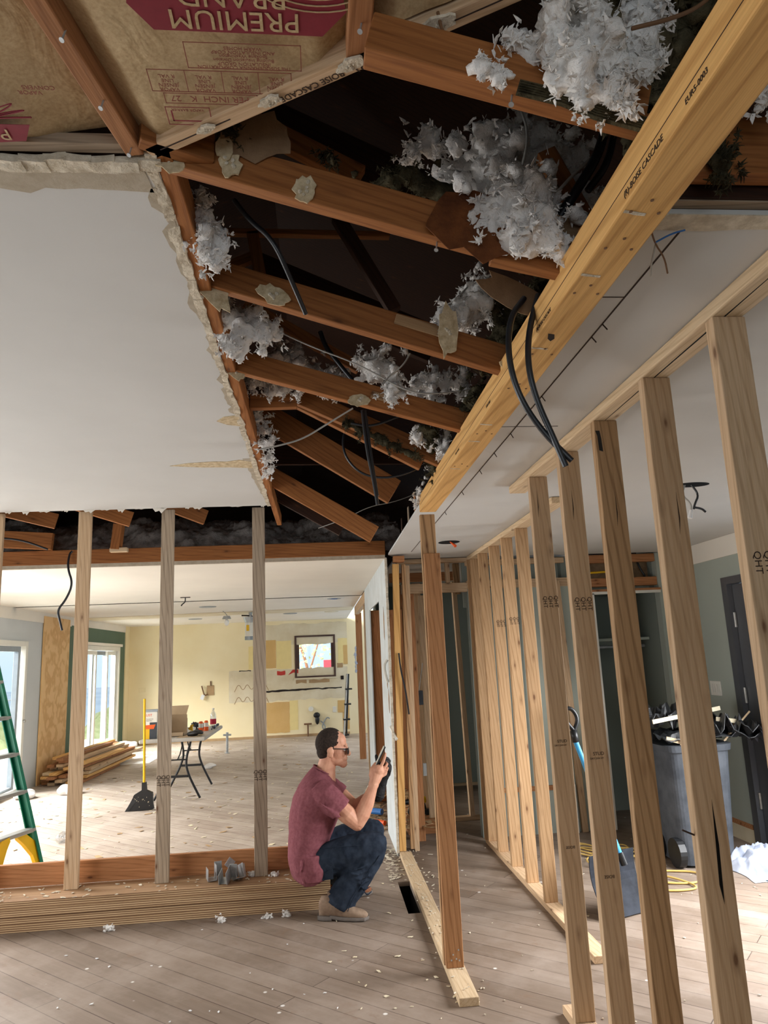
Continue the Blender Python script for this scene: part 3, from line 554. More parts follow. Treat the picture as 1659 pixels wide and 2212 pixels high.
for nm, p, q, wd, mt, ds in (('roof_web', (-.09, 3.24, 2.81), (.60, 3.24, 2.48), .085, 'attic', 'steep old web ending against the beam, dark wool clinging along it'),
    ('roof_web', (-.1, 3.3, 2.80), (.5, 3.3, 2.47), .05, 'attic', 'thin web running just behind the steep one near the beam'),
    ('roof_web', (-.183, 2.0, 3.25), (.16, 2.0, 3.06), .07, 'attic', 'light diagonal web disappearing into the wool, high in the opening'),
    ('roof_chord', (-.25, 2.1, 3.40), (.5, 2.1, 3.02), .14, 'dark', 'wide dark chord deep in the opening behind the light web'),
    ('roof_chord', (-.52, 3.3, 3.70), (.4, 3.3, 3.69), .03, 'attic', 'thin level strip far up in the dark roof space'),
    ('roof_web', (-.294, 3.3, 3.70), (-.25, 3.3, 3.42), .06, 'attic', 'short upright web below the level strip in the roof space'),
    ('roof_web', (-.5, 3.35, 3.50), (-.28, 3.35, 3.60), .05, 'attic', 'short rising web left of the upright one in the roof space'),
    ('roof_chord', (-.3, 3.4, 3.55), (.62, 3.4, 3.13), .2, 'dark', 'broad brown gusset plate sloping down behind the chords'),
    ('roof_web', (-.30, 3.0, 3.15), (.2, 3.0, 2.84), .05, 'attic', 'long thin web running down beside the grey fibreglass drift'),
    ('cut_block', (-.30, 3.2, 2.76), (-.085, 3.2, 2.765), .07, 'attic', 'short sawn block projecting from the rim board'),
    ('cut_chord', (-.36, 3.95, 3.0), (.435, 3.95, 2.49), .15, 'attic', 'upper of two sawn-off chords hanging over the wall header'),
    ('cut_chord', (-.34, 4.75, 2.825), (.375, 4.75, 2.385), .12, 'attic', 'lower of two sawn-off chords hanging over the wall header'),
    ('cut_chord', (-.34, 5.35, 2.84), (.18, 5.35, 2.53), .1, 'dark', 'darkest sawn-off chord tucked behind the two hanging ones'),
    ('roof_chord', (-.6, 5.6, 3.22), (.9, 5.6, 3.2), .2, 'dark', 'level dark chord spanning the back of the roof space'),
    ('roof_chord', (.30, 2.42, 2.82), (.1, 2.42, 3.2), .05, 'dark', 'thin upright stick behind the middle chord'),
    ('roof_web', (.77, 1.6, 2.48), (.62, 1.62, 2.86), .05, 'attic', 'short light prop standing on the beam by the black cables')):
    board(nm, p, q, wd, .038, mt, ds, 'rafter')
rim = board('rim_board', (-.323, 1.42, 2.735), (-.323, 5.95, 2.735), .09, .038, 'attic', 'long rim board along the broken drywall edge of the flat ceiling', 'board')
board('rim_board', (-.366, 1.40, 2.735), (-.22, 1.47, 2.735), .09, .038, 'attic', 'short block in the corner between rim board and stamped board', 'board')
for i, (xa, za, xb, zb, ds) in enumerate(((-2.50, 2.83, -2.07, 2.70, 'sawn joist end above the wall opening, over the ladder'), (-1.78, 2.83, -1.49, 2.70, 'sawn joist end above the opening, between ladder-side studs'), (-1.1, 2.83, -.905, 2.70, 'sawn joist end above the opening, beside the middle loose stud'))):
    board('cut_joist', (xa-.3, 5.6, za+.09), (xb, 5.8, zb+.04), .12, .038, 'attic', ds, 'rafter', 'sawn joist ends over the wall opening')
board('attic_block', (-2.6, 6.1, 2.66), (-2.2, 6.1, 2.63), .14, .05, 'attic', 'wide dark block below the sawn joist end over the ladder', 'block'); board('attic_block', (-1.66, 6.0, 2.53), (-1.64, 6.0, 2.74), .07, .1, 'attic', 'upright brown block with a pale foot in the wool over the opening', 'block'); board('attic_block', (-1.70, 5.98, 2.525), (-1.56, 5.98, 2.525), .035, .05, 'pale', 'pale foot block under the upright brown block over the opening', 'block')
# paper-faced bays
board('ceiling_joist', (-.562, .5, 2.735), (-.383, 1.44, 2.735), .09, .04, 'red', 'orange joist between the two large paper-faced bays', 'joist')
board('ceiling_joist', (.097, .45, 2.735), (.097, 1.165, 2.735), .09, .045, 'red', 'orange joist beside the printed paper, ending on the stamped board', 'joist')
bo = board('valley_board', (-.352, 1.434, 2.735), (.66, .83, 2.735), .09, .04, 'new', 'pale diagonal board stamped BOISE CASCADE along the paper edge', 'board', bev=.004)
dv = V((.352+.66, .83-1.434, 0)).normalized(); nv = V((-dv.y, dv.x, 0))
text('BOISE CASCADE', .02, V((.005, 1.222, 2.69))+nv*.0, dv*-1, nv, 'ink', bo, 'mill_stamp'); text('(R)', .028, V((.1, 1.163, 2.69))+nv*.002, dv*-1, nv, 'ink', bo, 'mill_stamp')
pm = V((-.35, 1.434, 2.6898)); B().extr([(.03, -.002), (.22, -.002), (.22, .001), (.03, .001)], pm, dv, nv, -.0004).done('ply_line', 'ink', bo); B().extr([(.62, -.002), (1.0, -.002), (1.0, .001), (.62, .001)], pm, dv, nv, -.0004).done('ply_line', 'ink', bo)
def kraft_bay(name, x0, x1, y0, y1, z, cut, label, seed, amp=.02):
    b = B(); n, k = 26, 30; g = []
    for i in range(n+1):
        row = []
        for j in range(k+1):
            x = x0+(x1-x0)*i/n; y = y0+(y1-y0)*j/k; x, y = cut(x, y, i/n, j/k)
            e = min(1, min(i, n-i)/3); f = noise.noise(V((x*4+seed, y*5, seed)))*amp+noise.noise(V((x*14, y*9+seed, 3)))*amp*.35
            row.append(b.bm.verts.new((x, y, z+.03*(1-e)-abs(f)*e)))
        g.append(row)
    for i in range(n):
        for j in range(k): b.bm.faces.new((g[i][j], g[i][j+1], g[i+1][j+1], g[i+1][j]))
    return b.done(name, 'kraft', None, label, 'insulation', 'paper-faced batts between the ceiling joists', smooth=True)
def jx(y): return -.562+.179*(y-.5)/.94
def by(x): return 1.434-(x+.352)*.597
k1 = kraft_bay('insulation_batt', -2.2, -.4, .45, 1.42, 2.722, lambda x, y, u, v: (-1.9+(jx(y)-.02+1.9)*u, y), 'creased brown paper-faced batt with part of a red emblem, beyond the orange joist', 3, .03)
k2 = kraft_bay('insulation_batt', -.4, .08, .45, 1.42, 2.712, lambda x, y, u, v: (jx(.45+.95*v)+.02+(.075-jx(.45+.95*v)-.02)*u, .45+(min(by(jx(.45+.95*v)+.02+(.075-jx(.45+.95*v)-.02)*u)-.02, 1.42)-.45)*v), 'brown paper-faced batt with large red PREMIUM BRAND print', 11, .012)
k3 = kraft_bay('insulation_batt', .12, .4, .45, 1.1, 2.715, lambda x, y, u, v: (.12+.3*u, .45+(by(.12+.3*u)-.03-.45)*v), 'crumpled brown paper-faced batt in the narrow bay past the short orange joist', 23, .03)
def onk(poly, par, mat, name, z=2.6925): B().extr(poly, (0, 0, z), (0, 1, 0), (1, 0, 0), -.0008) .done(name, mat, par)
KZ = 2.694
def yx(pts): return [(y, x) for x, y in pts]
onk(yx([(-.305, 1.06), (-.27, 1.112), (.03, 1.114), (.072, 1.062), (.05, .97), (-.28, .97)]), k2, 'redink', 'print_banner', KZ)
U_, V_ = (-1, 0, 0), (0, 1, 0)
text('PREMIUM', .056, (-.125, 1.068, KZ-.001), U_, V_, 'kraft', k2, 'print_lettering'); text('BRAND', .056, (-.125, 1.022, KZ-.001), U_, V_, 'kraft', k2, 'print_lettering')
def rect(x0, x1, y0, y1, t=.0016):
    b = B()
    for p, q in (((x0, y0), (x1, y0+t)), ((x0, y1-t), (x1, y1)), ((x0, y0), (x0+t, y1)), ((x1-t, y0), (x1, y1))): b.span((p[0], p[1], KZ-.0005), (q[0], q[1], KZ))
    return b
rect(-.225, -.01, 1.135, 1.195).done('print_box', 'brownink', k2)
for i, s_ in enumerate(('THE SUSQUEHANNA CORPORATION', 'INSULATION GROUP', 'Building Insulation Division', 'Spokane Washington', 'AND INSULATION CORP', 'WARM HOMES')): text(s_, .0105, (-.118, 1.187-i*.0088, KZ), U_, V_, 'brownink', k2, 'print_lettering')
b = rect(-.305, -.03, 1.2, 1.255)
for x in (-.235, -.165, -.095): b.span((x, 1.2, KZ-.0005), (x+.0014, 1.255, KZ))
b.done('print_box', 'brownink', k2)
for i in range(4):
    for j, s_ in enumerate(('VAPOR', 'JENSEN', 'LINE', 'R VAL')): text(s_, .012, (-.27+.07*i, 1.245-.011*j, KZ), U_, V_, 'brownink', k2, 'print_lettering')
rect(-.285, -.1, 1.258, 1.286).done('print_box', 'brownink', k2); text('PER INCH  K   27', .021, (-.195, 1.265, KZ), U_, V_, 'brownink', k2, 'print_lettering')
b = rect(-.29, -.2, 1.295, 1.345); b.span((-.28, 1.305, KZ-.0005), (-.277, 1.335, KZ)).span((-.28, 1.332, KZ-.0005), (-.215, 1.335, KZ)); b.done('print_box', 'redink', k2); text('VAPOR BARRIER', .009, (-.245, 1.30, KZ), U_, V_, 'brownink', k2, 'print_lettering')
b = B()
for k in range(5):
    for j in range(9): 
        a0, a1 = math.pi*j/9, math.pi*(j+1)/9; r = .03+.012*k; b.tube([(.02+r*1.6*math.cos(a), .985+r*math.sin(a), KZ-.001) for a in (a0, (a0+a1)/2, a1)], .0012, 4, 0)
b.done('print_emblem', 'kraft', k2)
onk(yx([(-.75, 1.415), (-.6, 1.40), (-.575, 1.352), (-.78, 1.352)]), k1, 'redink', 'print_banner', 2.69); text('P', .045, (-.635, 1.365, 2.689), U_, V_, 'kraft', k1, 'print_lettering')
b = B()
for j in range(9):
    a = math.pi*(j+.3)/9.6; c = V((-.66, 1.335, 2.689)); d = V((math.cos(a), -.62*math.sin(a), 0)); b.tube([c+d*.02+V((.008, 0, 0)), c+d*.07+V((.012*math.sin(a), 0, 0)), c+d*.108, c+d*.07-V((.012, 0, 0)), c+d*.02-V((.004, 0, 0))], .0016, 4, 2)
b.done('print_emblem', 'redink', k1)
for j, s_ in enumerate(('CONVERS', 'VAPOR')): text(s_, .014, (-.52-.02*j, 1.245+.013*j, 2.69), U_, V_, 'brownink', k1, 'print_lettering')
# loose studs standing on the stack, the stack and the board on edge
G4 = 'loose studs standing on the laminated stack'
for i, (x, mt, ds) in enumerate(((-1.662, 'new', 'loose stud on the stack beside the green ladder, hanging cable next to it'), (-1.083, 'grey', 'loose stud on the stack in front of broom and folding table'), (-.436, 'grey', 'greyer loose stud on the stack behind metal brackets, next to the man'), (-2.27, 'new', 'loose stud at the edge of view, its top just showing under the flat ceiling'))):
    st = board('loose_stud', (x, 5.225, .18), (x+(.0 if i else -.002), 5.225, 2.69), .089, .038, mt, ds, 'stud', G4, wdir=(1, .06, 0))
    if i in (1, 2): stamp(st, .82, x-.01, 5.204, 3, .03, 'QHT', .034)
for i, ds in enumerate(('bottom laminated plank of the stack under the man', 'second laminated plank up in the stack under the man', 'third laminated plank up in the stack under the man', 'topmost laminated plank of the stack, man sitting on it')):
    y0 = 5.0+.006*math.sin(i*2.3); board('laminated_plank', (XL+.3, y0+.15+.03, .0225+.045*i), (.02, y0+.15+.045, .0225+.045*i), .3, .044, 'ply_edge', ds, 'plank', 'stacked laminated planks', wdir=(0, 1, 0), bev=.002)
eb = board('edge_board', (XL+.3, 5.372, .25), (.02, 5.352, .25), .14, .038, 'red', 'reddish board standing on edge behind the loose studs', 'board')
hd = board('wall_header', (XL, 6.16, 2.50), (.57, 6.12, 2.50), .12, .038, 'attic', 'brown header over the wide opening to the kitchen', 'beam')
b = B().span((XL, 6.13, 2.41), (.57, 6.155, 2.44)); b.sub(3); b.rough(.006, 20); b.done('drywall_lip', 'tornpaper', hd)
# hall frame
HG = 'hall framing'
for nm, p, q, wd, th, wdr, mt, ds in (
    ('corner_stud', (.613, 6.17, .038), (.66, 6.17, 2.36), .055, .05, (1, 0, 0), 'lvl', 'dark orange stud at the raw end of the white drywall'),
    ('corner_block', (.64, 6.16, 2.40), (.735, 6.16, 2.40), .05, .1, (0, 0, 1), 'red', 'orange block on top of the dark orange end stud'),
    ('jamb_stud', (.70, 6.22, .038), (.735, 6.22, 2.36), .034, .05, (1, 0, 0), 'fir', 'rough tan stud beside the dark orange end stud'),
    ('jamb_stud', (.745, 6.3, .0), (.775, 6.3, 2.36), .04, .05, (1, 0, 0), 'new', 'paler stud second from the white drywall end'),
    ('hall_plate', (.71, 6.58, 2.43), (1.4, 6.58, 2.43), .038, .089, (0, 0, 1), 'new', 'upper cross plate over the hall opening'),
    ('hall_header', (.745, 6.58, 2.175), (1.36, 6.58, 2.175), .085, .06, (0, 0, 1), 'new', 'knotty header across the hall opening, below the upper plate'),
    ('hall_plate', (.71, 7.3, 2.36), (1.4, 7.3, 2.36), .09, .05, (0, 0, 1), 'red', 'reddish plate deeper inside the hall opening'),
    ('hall_plate', (1.36, 6.58, 2.4), (2.3, 6.58, 2.4), .05, .06, (0, 0, 1), 'new', 'upper plate running behind the farther partition'),
    ('hall_header', (1.36, 6.58, 2.19), (2.35, 6.58, 2.19), .085, .06, (0, 0, 1), 'new', 'lower header running behind the farther partition'),
    ('cripple_stud', (1.185, 6.58, 2.22), (1.185, 6.58, 2.41), .04, .05, (1, 0, 0), 'new', 'short cripple between header and plate at the hall opening'),
    ('cripple_stud', (1.33, 6.9, 2.14), (1.33, 6.9, 2.44), .06, .05, (1, 0, 0), 'fir', 'short cripple behind the hall header near the corner stud'),
    ('hall_stud', (.99, 6.9, .12), (.99, 6.9, 2.14), .09, .038, (1, 0, 0), 'new', 'hall stud carrying the grey outlet box'),
    ('hall_stud', (.985, 7.35, .12), (.985, 7.35, 2.3), .09, .038, (1, 0, 0), 'new', 'hall stud right behind the one with the outlet box'),
    ('hall_stud', (.98, 7.9, .12), (.98, 7.9, 2.3), .09, .038, (1, 0, 0), 'new', 'third hall stud behind the outlet box stud'),
    ('hall_stud', (.96, 8.5, .12), (.96, 8.5, 2.4), .06, .038, (1, 0, 0), 'red', 'narrow orange hall stud farthest back'),
    ('jamb_stud', (.83, 6.6, .0), (.83, 6.6, 2.13), .06, .05, (1, 0, 0), 'red', 'reddish trimmer under the hall header, by the drywall end'),
    ('hall_stud', (1.41, 7.26, .04), (1.365, 7.26, 2.3), .045, .07, (1, 0, 0), 'new', 'slender lone stud standing on the back hall plate'),
    ('hall_plate', (1.0, 7.26, .02), (1.75, 7.26, .02), .07, .038, (0, 1, 0), 'new', 'back hall floor plate under the lone slender stud'),
    ('closet_stud', (2.26, 6.53, 0), (2.2, 6.53, 2.2), .055, .038, (1, 0, 0), 'new', 'stud seen beside the papered strip, left of the closet casing'),
    ('closet_plate', (2.5, 6.6, 2.40), (3.2, 6.6, 2.40), .075, .06, (0, 0, 1), 'red', 'upper orange plate over the closet opening'),
    ('closet_plate', (2.5, 6.6, 2.175), (3.2, 6.6, 2.175), .08, .06, (0, 0, 1), 'red', 'lower orange plate over the closet opening, plaster smeared'),
    ('door_post', (.62, 11.9, 0), (.62, 11.9, 2.3), .1, .05, (1, 0, 0), 'red', 'reddish kitchen post, farthest of the bare wall, by the aluminum ladder'),
    ('door_post', (.60, 9.7, 0), (.60, 9.7, 2.3), .05, .04, (1, 0, 0), 'new', 'pale stud between the farthest post and the white drywall'),
    ('door_post', (.61, 9.4, 0), (.61, 9.4, 2.3), .05, .06, (1, 0, 0), 'new', 'pale stud touching the far edge of the white drywall'),
    ('wall_lintel', (.60, 9.3, 2.34), (.60, 12.1, 2.34), .14, .06, (0, 0, 1), 'new', 'pale lintel over the far bare openings'),
    ('door_jamb', (.77, 8.45, 0), (.77, 8.45, 2.11), .37, .04, (1, 0, 0), 'red', 'dark reddish panel inside the doorway of the white partition')):
    board(nm, p, q, wd, th, mt, ds, 'board' if 'stud' not in nm else 'stud', wdir=wdr)
# deck rafters beyond the beam, upper edge of the right ceiling
board('ceiling_rafter', (.66, 1.2, 2.545), (2.2, 1.2, 2.545), .13, .04, 'attic', 'brown rafter past the beam, above the broken edge of the white ceiling', 'rafter')
board('ceiling_rafter', (.66, 1.245, 2.478), (2.2, 1.245, 2.478), .04, .03, 'dark', 'thin dark strip under the brown rafter past the beam', 'rafter')
board('ceiling_rafter', (.70, .9, 2.64), (2.2, .9, 2.66), .14, .04, 'attic', 'second brown rafter past the beam, nearer and higher', 'rafter')
board('plywood_sheet', (XL+.016, 11.55, .0), (XL+.016, 11.55, 2.37), 1.1, .018, 'plywood', 'bare plywood sheet on the wall between the two glass doors', 'plywood', wdir=(0, 1, 0))
# ================================================================== insulation hanging from the roof space
CAMP = V((0, 0, 1.58))
def clump(name, label, path, mat, seed, n=60, flakes=260, voxel=.011, spread=.6, drips=(), cat='insulation', group=None, fs=.02, kind=None):
    """path: (x, y, z, radius) nodes that the fluff gathers round"""
    if seed == 1:
        f_ = lambda p: tuple(CAMP+(V(p[:3])-CAMP)*.915)+tuple(q*.72 for q in p[3:])
        path = [f_(p) for p in path]; drips = [(f_(p), f_(q), w_) for p, q, w_ in drips]
    r = random.Random(seed); b = B(); blobs = [(V(c[:3]), c[3]*.6) for c in path]
    for _ in range(int(n*2.1)):
        c = r.choice(path); rad = c[3]; p = V(c[:3])+V((r.gauss(0, 1)*rad*spread, r.gauss(0, 1)*rad*.45, r.gauss(0, 1)*rad*spread)); s_ = rad*r.uniform(.14, .36); blobs.append((p, s_))
        b.ell(p, (s_*r.uniform(.7, 1.2), s_*r.uniform(.7, 1.1), s_*r.uniform(.7, 1.3)), sub=1)
    for c in path: b.ell(c[:3], (c[3]*.5, c[3]*.4, c[3]*.5), sub=2)
    if mat == 'wool' or n < 40:
        for p_, q_ in zip(path, path[1:]):
            for k in range(1, 6): b.ell(V(p_[:3]).lerp(V(q_[:3]), k/6), [max(.014, min(p_[3], q_[3])*.5)]*3, sub=1)
    for (p, q, w0) in drips:
        for k in range(9):
            t = k/8; blobs.append((V(p).lerp(V(q), t), w0*(1-.7*t))); b.ell(V(p).lerp(V(q), t)+V((r.gauss(0, .006), r.gauss(0, .006), 0)), [w0*(1-.75*t)*r.uniform(.75, 1.25)]*3, sub=1)
    o = b.done(name, mat, None, label, cat, group, kind)
    remesh(o, voxel, 1, ((.034, .04, 0), (.026, .013, 0)))
    if not flakes: return o
    f = B(); thin = .5 if mat == 'wool' else 1
    for _ in range(int(flakes*5)):
        c, s_ = r.choice(blobs); d = V((r.gauss(0, 1), r.gauss(0, 1)-.5, r.gauss(0, 1)-.15)).normalized(); p = c+d*s_*r.uniform(.8, 1.15)
        l = fs*r.uniform(.3, 1.1); u = (d+V((r.gauss(0, .8), r.gauss(0, .8), r.gauss(0, .8)-.3))).normalized(); v = u.orthogonal().normalized(); v = Matrix.Rotation(r.random()*6.3, 3, u) @ v
        f.extr([(0, -.16*l*thin), (.5*l, -.22*l*thin), (l, .1*l), (.45*l, .16*l*thin), (0, .14*l*thin)], p-u*.3*l, u, v, .001)
    f.done('tufts', mat, o, kind='stuff')
    return o
clump('fibreglass_clump', 'white fibreglass tumbling over the chord nearest the paper-faced bays', [(.40, 1.17, 2.72, .05), (.47, 1.16, 2.72, .08), (.54, 1.15, 2.74, .1), (.55, 1.12, 2.64, .075), (.50, 1.09, 2.62, .06), (.66, 1.14, 2.78, .07), (.64, 1.12, 2.68, .045), (.57, 1.08, 2.55, .03), (.53, 1.10, 2.70, .08), (.57, 1.1, 2.62, .05)], 'fluff', 1, 150, 520, drips=(((.49, 1.07, 2.6), (.478, 1.07, 2.49), .024), ((.545, 1.08, 2.58), (.565, 1.08, 2.53), .02), ((.63, 1.1, 2.65), (.62, 1.1, 2.60), .018)), group='white fibreglass clumps')
clump('fibreglass_clump', 'largest white fibreglass mass, hanging between the first two chords at the beam', [(.29, 1.74, 2.95, .035), (.34, 1.74, 2.98, .04), (.38, 1.74, 2.90, .045), (.44, 1.74, 2.84, .05), (.52, 1.76, 2.96, .1), (.62, 1.78, 3.0, .1), (.70, 1.78, 2.99, .08), (.58, 1.74, 2.85, .11), (.68, 1.74, 2.84, .09), (.46, 1.46, 2.57, .07), (.525, 1.45, 2.57, .07), (.48, 1.42, 2.50, .05), (.41, 1.46, 2.57, .045), (.545, 1.42, 2.50, .045), (.5, 1.55, 2.68, .09), (.57, 1.55, 2.66, .07), (.75, 1.72, 2.80, .05), (.52, 1.7, 2.9, .1), (.6, 1.7, 2.78, .1)], 'fluff', 2, 330, 1000, drips=(((.46, 1.41, 2.49), (.452, 1.4, 2.43), .026), ((.54, 1.41, 2.49), (.535, 1.4, 2.435), .022), ((.5, 1.42, 2.62), (.49, 1.41, 2.52), .02)), group='white fibreglass clumps')
clump('fibreglass_clump', 'white fibreglass rag with a torn yellow strip on the middle chord', [(.56, 2.2, 2.80, .05), (.62, 2.22, 2.78, .06), (.64, 2.2, 2.71, .07), (.56, 2.16, 2.70, .06), (.49, 2.14, 2.68, .06), (.44, 2.1, 2.64, .04), (.40, 2.08, 2.60, .03), (.6, 2.16, 2.74, .07), (.52, 2.1, 2.66, .06)], 'fluff', 3, 130, 420, drips=(((.395, 2.03, 2.6), (.385, 2.02, 2.53), .022), ((.46, 2.03, 2.62), (.45, 2.02, 2.56), .022), ((.53, 2.04, 2.66), (.55, 2.03, 2.58), .02)), group='white fibreglass clumps')
clump('fibreglass_clump', 'fist-shaped white fibreglass clump on the chord crossed by thin white wires', [(.21, 2.68, 2.72, .06), (.27, 2.66, 2.70, .06), (.31, 2.64, 2.64, .05), (.30, 2.62, 2.575, .04)], 'fluff', 4, 55, 220, drips=(((.3, 2.6, 2.59), (.295, 2.6, 2.53), .03),), group='white fibreglass clumps')
clump('fibreglass_clump', 'white fibreglass tangled with dark wool behind the fist-shaped clump', [(.42, 2.86, 2.68, .05), (.48, 2.84, 2.70, .055), (.55, 2.84, 2.71, .06), (.63, 2.82, 2.72, .05), (.5, 2.8, 2.62, .045), (.62, 2.8, 2.64, .045)], 'fluff', 5, 65, 240, drips=(((.43, 2.76, 2.64), (.43, 2.75, 2.575), .018), ((.62, 2.74, 2.63), (.615, 2.74, 2.56), .02)), group='white fibreglass clumps')
clump('fibreglass_clump', 'small white fibreglass tuft under the steep web at the beam', [(.46, 3.12, 2.55, .035), (.55, 3.14, 2.53, .05), (.59, 3.12, 2.46, .035), (.60, 3.1, 2.60, .03)], 'fluff', 6, 36, 140, drips=(((.46, 3.06, 2.55), (.455, 3.06, 2.50), .015),), group='white fibreglass clumps')
clump('fibreglass_clump', 'tall grey-white fibreglass edge against the rim board, before the middle chord', [(-.295, 1.75, 2.80, .035), (-.285, 1.76, 2.74, .045), (-.275, 1.77, 2.68, .045), (-.26, 1.78, 2.64, .035)], 'fluff', 7, 50, 160, group='white fibreglass clumps')
clump('fibreglass_clump', 'grey-white fibreglass pillow in the corner of rim board and middle chord', [(-.28, 2.3, 2.74, .06), (-.21, 2.32, 2.73, .07), (-.16, 2.3, 2.68, .05), (-.24, 2.3, 2.66, .06), (-.28, 2.28, 2.62, .03)], 'fluff', 8, 60, 200, group='white fibreglass clumps')
clump('fibreglass_clump', 'long dusty fibreglass drift behind the long thin web', [(-.16, 2.95, 2.86, .07), (-.06, 2.97, 2.83, .08), (.03, 2.98, 2.80, .07), (.1, 2.97, 2.76, .06)], 'greyfluff', 9, 70, 200, group='white fibreglass clumps')
clump('fibreglass_clump', 'shaggy fibreglass fringe hanging over the short sawn block', [(-.28, 3.12, 2.83, .05), (-.2, 3.12, 2.82, .05), (-.12, 3.12, 2.80, .04)], 'fluff', 10, 45, 160, drips=(((-.2, 3.1, 2.79), (-.205, 3.1, 2.73), .016), ((-.14, 3.1, 2.79), (-.14, 3.1, 2.745), .014), ((-.07, 3.1, 2.78), (-.075, 3.1, 2.72), .016)), group='white fibreglass clumps')
clump('fibreglass_clump', 'white fibreglass ribbon running down the far part of the rim board', [(-.29, 3.55, 2.82, .04), (-.27, 3.6, 2.76, .04), (-.26, 3.62, 2.69, .04), (-.255, 3.65, 2.62, .04), (-.25, 3.65, 2.55, .03)], 'fluff', 11, 60, 200, group='white fibreglass clumps')
clump('fibreglass_clump', 'two small white tufts on the chord with dark ply edge', [(.295, 1.03, 2.565, .016), (.325, 1.03, 2.552, .018)], 'fluff', 21, 22, 60, .006, drips=(((.295, 1.025, 2.56), (.295, 1.025, 2.53), .01), ((.33, 1.025, 2.55), (.33, 1.025, 2.515), .01)), fs=.012, group='white fibreglass clumps')
clump('fibreglass_clump', 'white fibreglass tuft past the beam, under the brown rafters', [(.83, 1.08, 2.58, .035), (.87, 1.08, 2.59, .04), (.92, 1.08, 2.62, .04)], 'fluff', 22, 30, 120, .008, group='white fibreglass clumps')
clump('fibreglass_clump', 'white fibreglass wisps at the end of the beam by the reddish post', [(.57, 3.85, 2.46, .03), (.55, 3.9, 2.42, .022), (.6, 3.6, 2.56, .04)], 'fluff', 23, 26, 90, .008, group='white fibreglass clumps')
WG = 'dark mineral wool batts'
clump('wool_batt', 'dark mineral wool filling the corner of beam and nearest chord', [(.70, 1.02, 2.76, .09), (.62, 1.16, 2.84, .1), (.74, 1.1, 2.70, .08), (.68, 1.2, 2.66, .06), (.82, 1.05, 2.8, .08)], 'wool', 12, 70, 260, cat='insulation', group=WG)
clump('wool_batt', 'dark mineral wool along the back of the chord broken off at brown paper', [(.2, 1.62, 2.79, .035), (.28, 1.63, 2.78, .045), (.36, 1.64, 2.75, .05), (.42, 1.64, 2.69, .05), (.44, 1.62, 2.6, .04), (.05, 1.62, 2.83, .03)], 'wool', 13, 70, 240, group=WG)
clump('wool_batt', 'dark mineral wool round the black cables by the middle of the beam', [(.62, 2.1, 2.68, .06), (.68, 2.1, 2.62, .06), (.60, 2.12, 2.56, .06), (.62, 2.2, 2.50, .05), (.57, 2.14, 2.50, .04), (.70, 1.95, 2.66, .05)], 'wool', 14, 80, 260, group=WG)
clump('wool_batt', 'dark mineral wool lying along the beam past the thin white wires', [(.62, 2.5, 2.53, .05), (.60, 2.7, 2.53, .05), (.61, 2.85, 2.55, .055), (.50, 2.78, 2.56, .035), (.4, 2.76, 2.58, .03)], 'wool', 15, 60, 220, group=WG)
clump('wool_batt', 'dark wool strands clinging under the steep web', [(.15, 3.2, 2.65, .025), (.22, 3.2, 2.62, .03), (.3, 3.2, 2.57, .03), (.38, 3.2, 2.53, .025), (.47, 3.2, 2.48, .025)], 'wool', 16, 50, 180, .009, drips=(((.2, 3.18, 2.61), (.2, 3.18, 2.55), .012), ((.33, 3.18, 2.55), (.335, 3.18, 2.49), .014)), group=WG)
clump('wool_batt', 'dark wool ball beside the small white tuft at the beam', [(.5, 3.05, 2.56, .05), (.56, 3.3, 2.5, .05), (.59, 3.4, 2.45, .045), (.61, 3.25, 2.55, .04)], 'wool', 17, 50, 180, group=WG)
clump('wool_batt', 'dark mineral wool lump past the beam over the ceiling edge', [(.79, 1.17, 2.5, .03), (.78, 1.15, 2.54, .035), (.80, 1.17, 2.46, .022)], 'wool', 18, 30, 120, .008, group=WG)
clump('wool_batt', 'small dark wool scrap behind the torn paper at the stamped board', [(-.2, 1.46, 2.78, .03), (-.15, 1.47, 2.77, .03), (-.17, 1.46, 2.76, .025)], 'wool', 19, 26, 90, .008, group=WG)
# blown insulation lying above the kitchen ceiling
b = B(); n, k = 90, 22; g = []
for i in range(n+1):
    row = []
    for j in range(k+1):
        x = XL+.1+(4.7)*i/n; y = 6.25+2.6*j/k; z = 2.48+.62*(1-math.exp(-j*.17))+.16*noise.noise(V((x*2.2, y*2.2, 0)))*min(1, j/3)+.06*noise.noise(V((x*9, y*9, 2)))*min(1, j/2)
        row.append(b.bm.verts.new((x, y, z)))
    g.append(row)
for i in range(n):
    for j in range(k): b.bm.faces.new((g[i][j], g[i+1][j], g[i+1][j+1], g[i][j+1]))
o = b.done('loose_insulation', 'greyfluff', None, 'grey-brown loose insulation heaped above the kitchen ceiling behind the header', 'insulation', kind='stuff', smooth=True)
sm = o.modifiers.new('s', 'SUBSURF'); sm.levels = sm.render_levels = 2
for st_, sc in ((.09, .11), (.05, .03)):
    t = bpy.data.textures.new('fuzz', 'CLOUDS'); t.noise_scale = sc; d = o.modifiers.new('d', 'DISPLACE'); d.texture = t; d.strength = st_; d.texture_coords = 'GLOBAL'
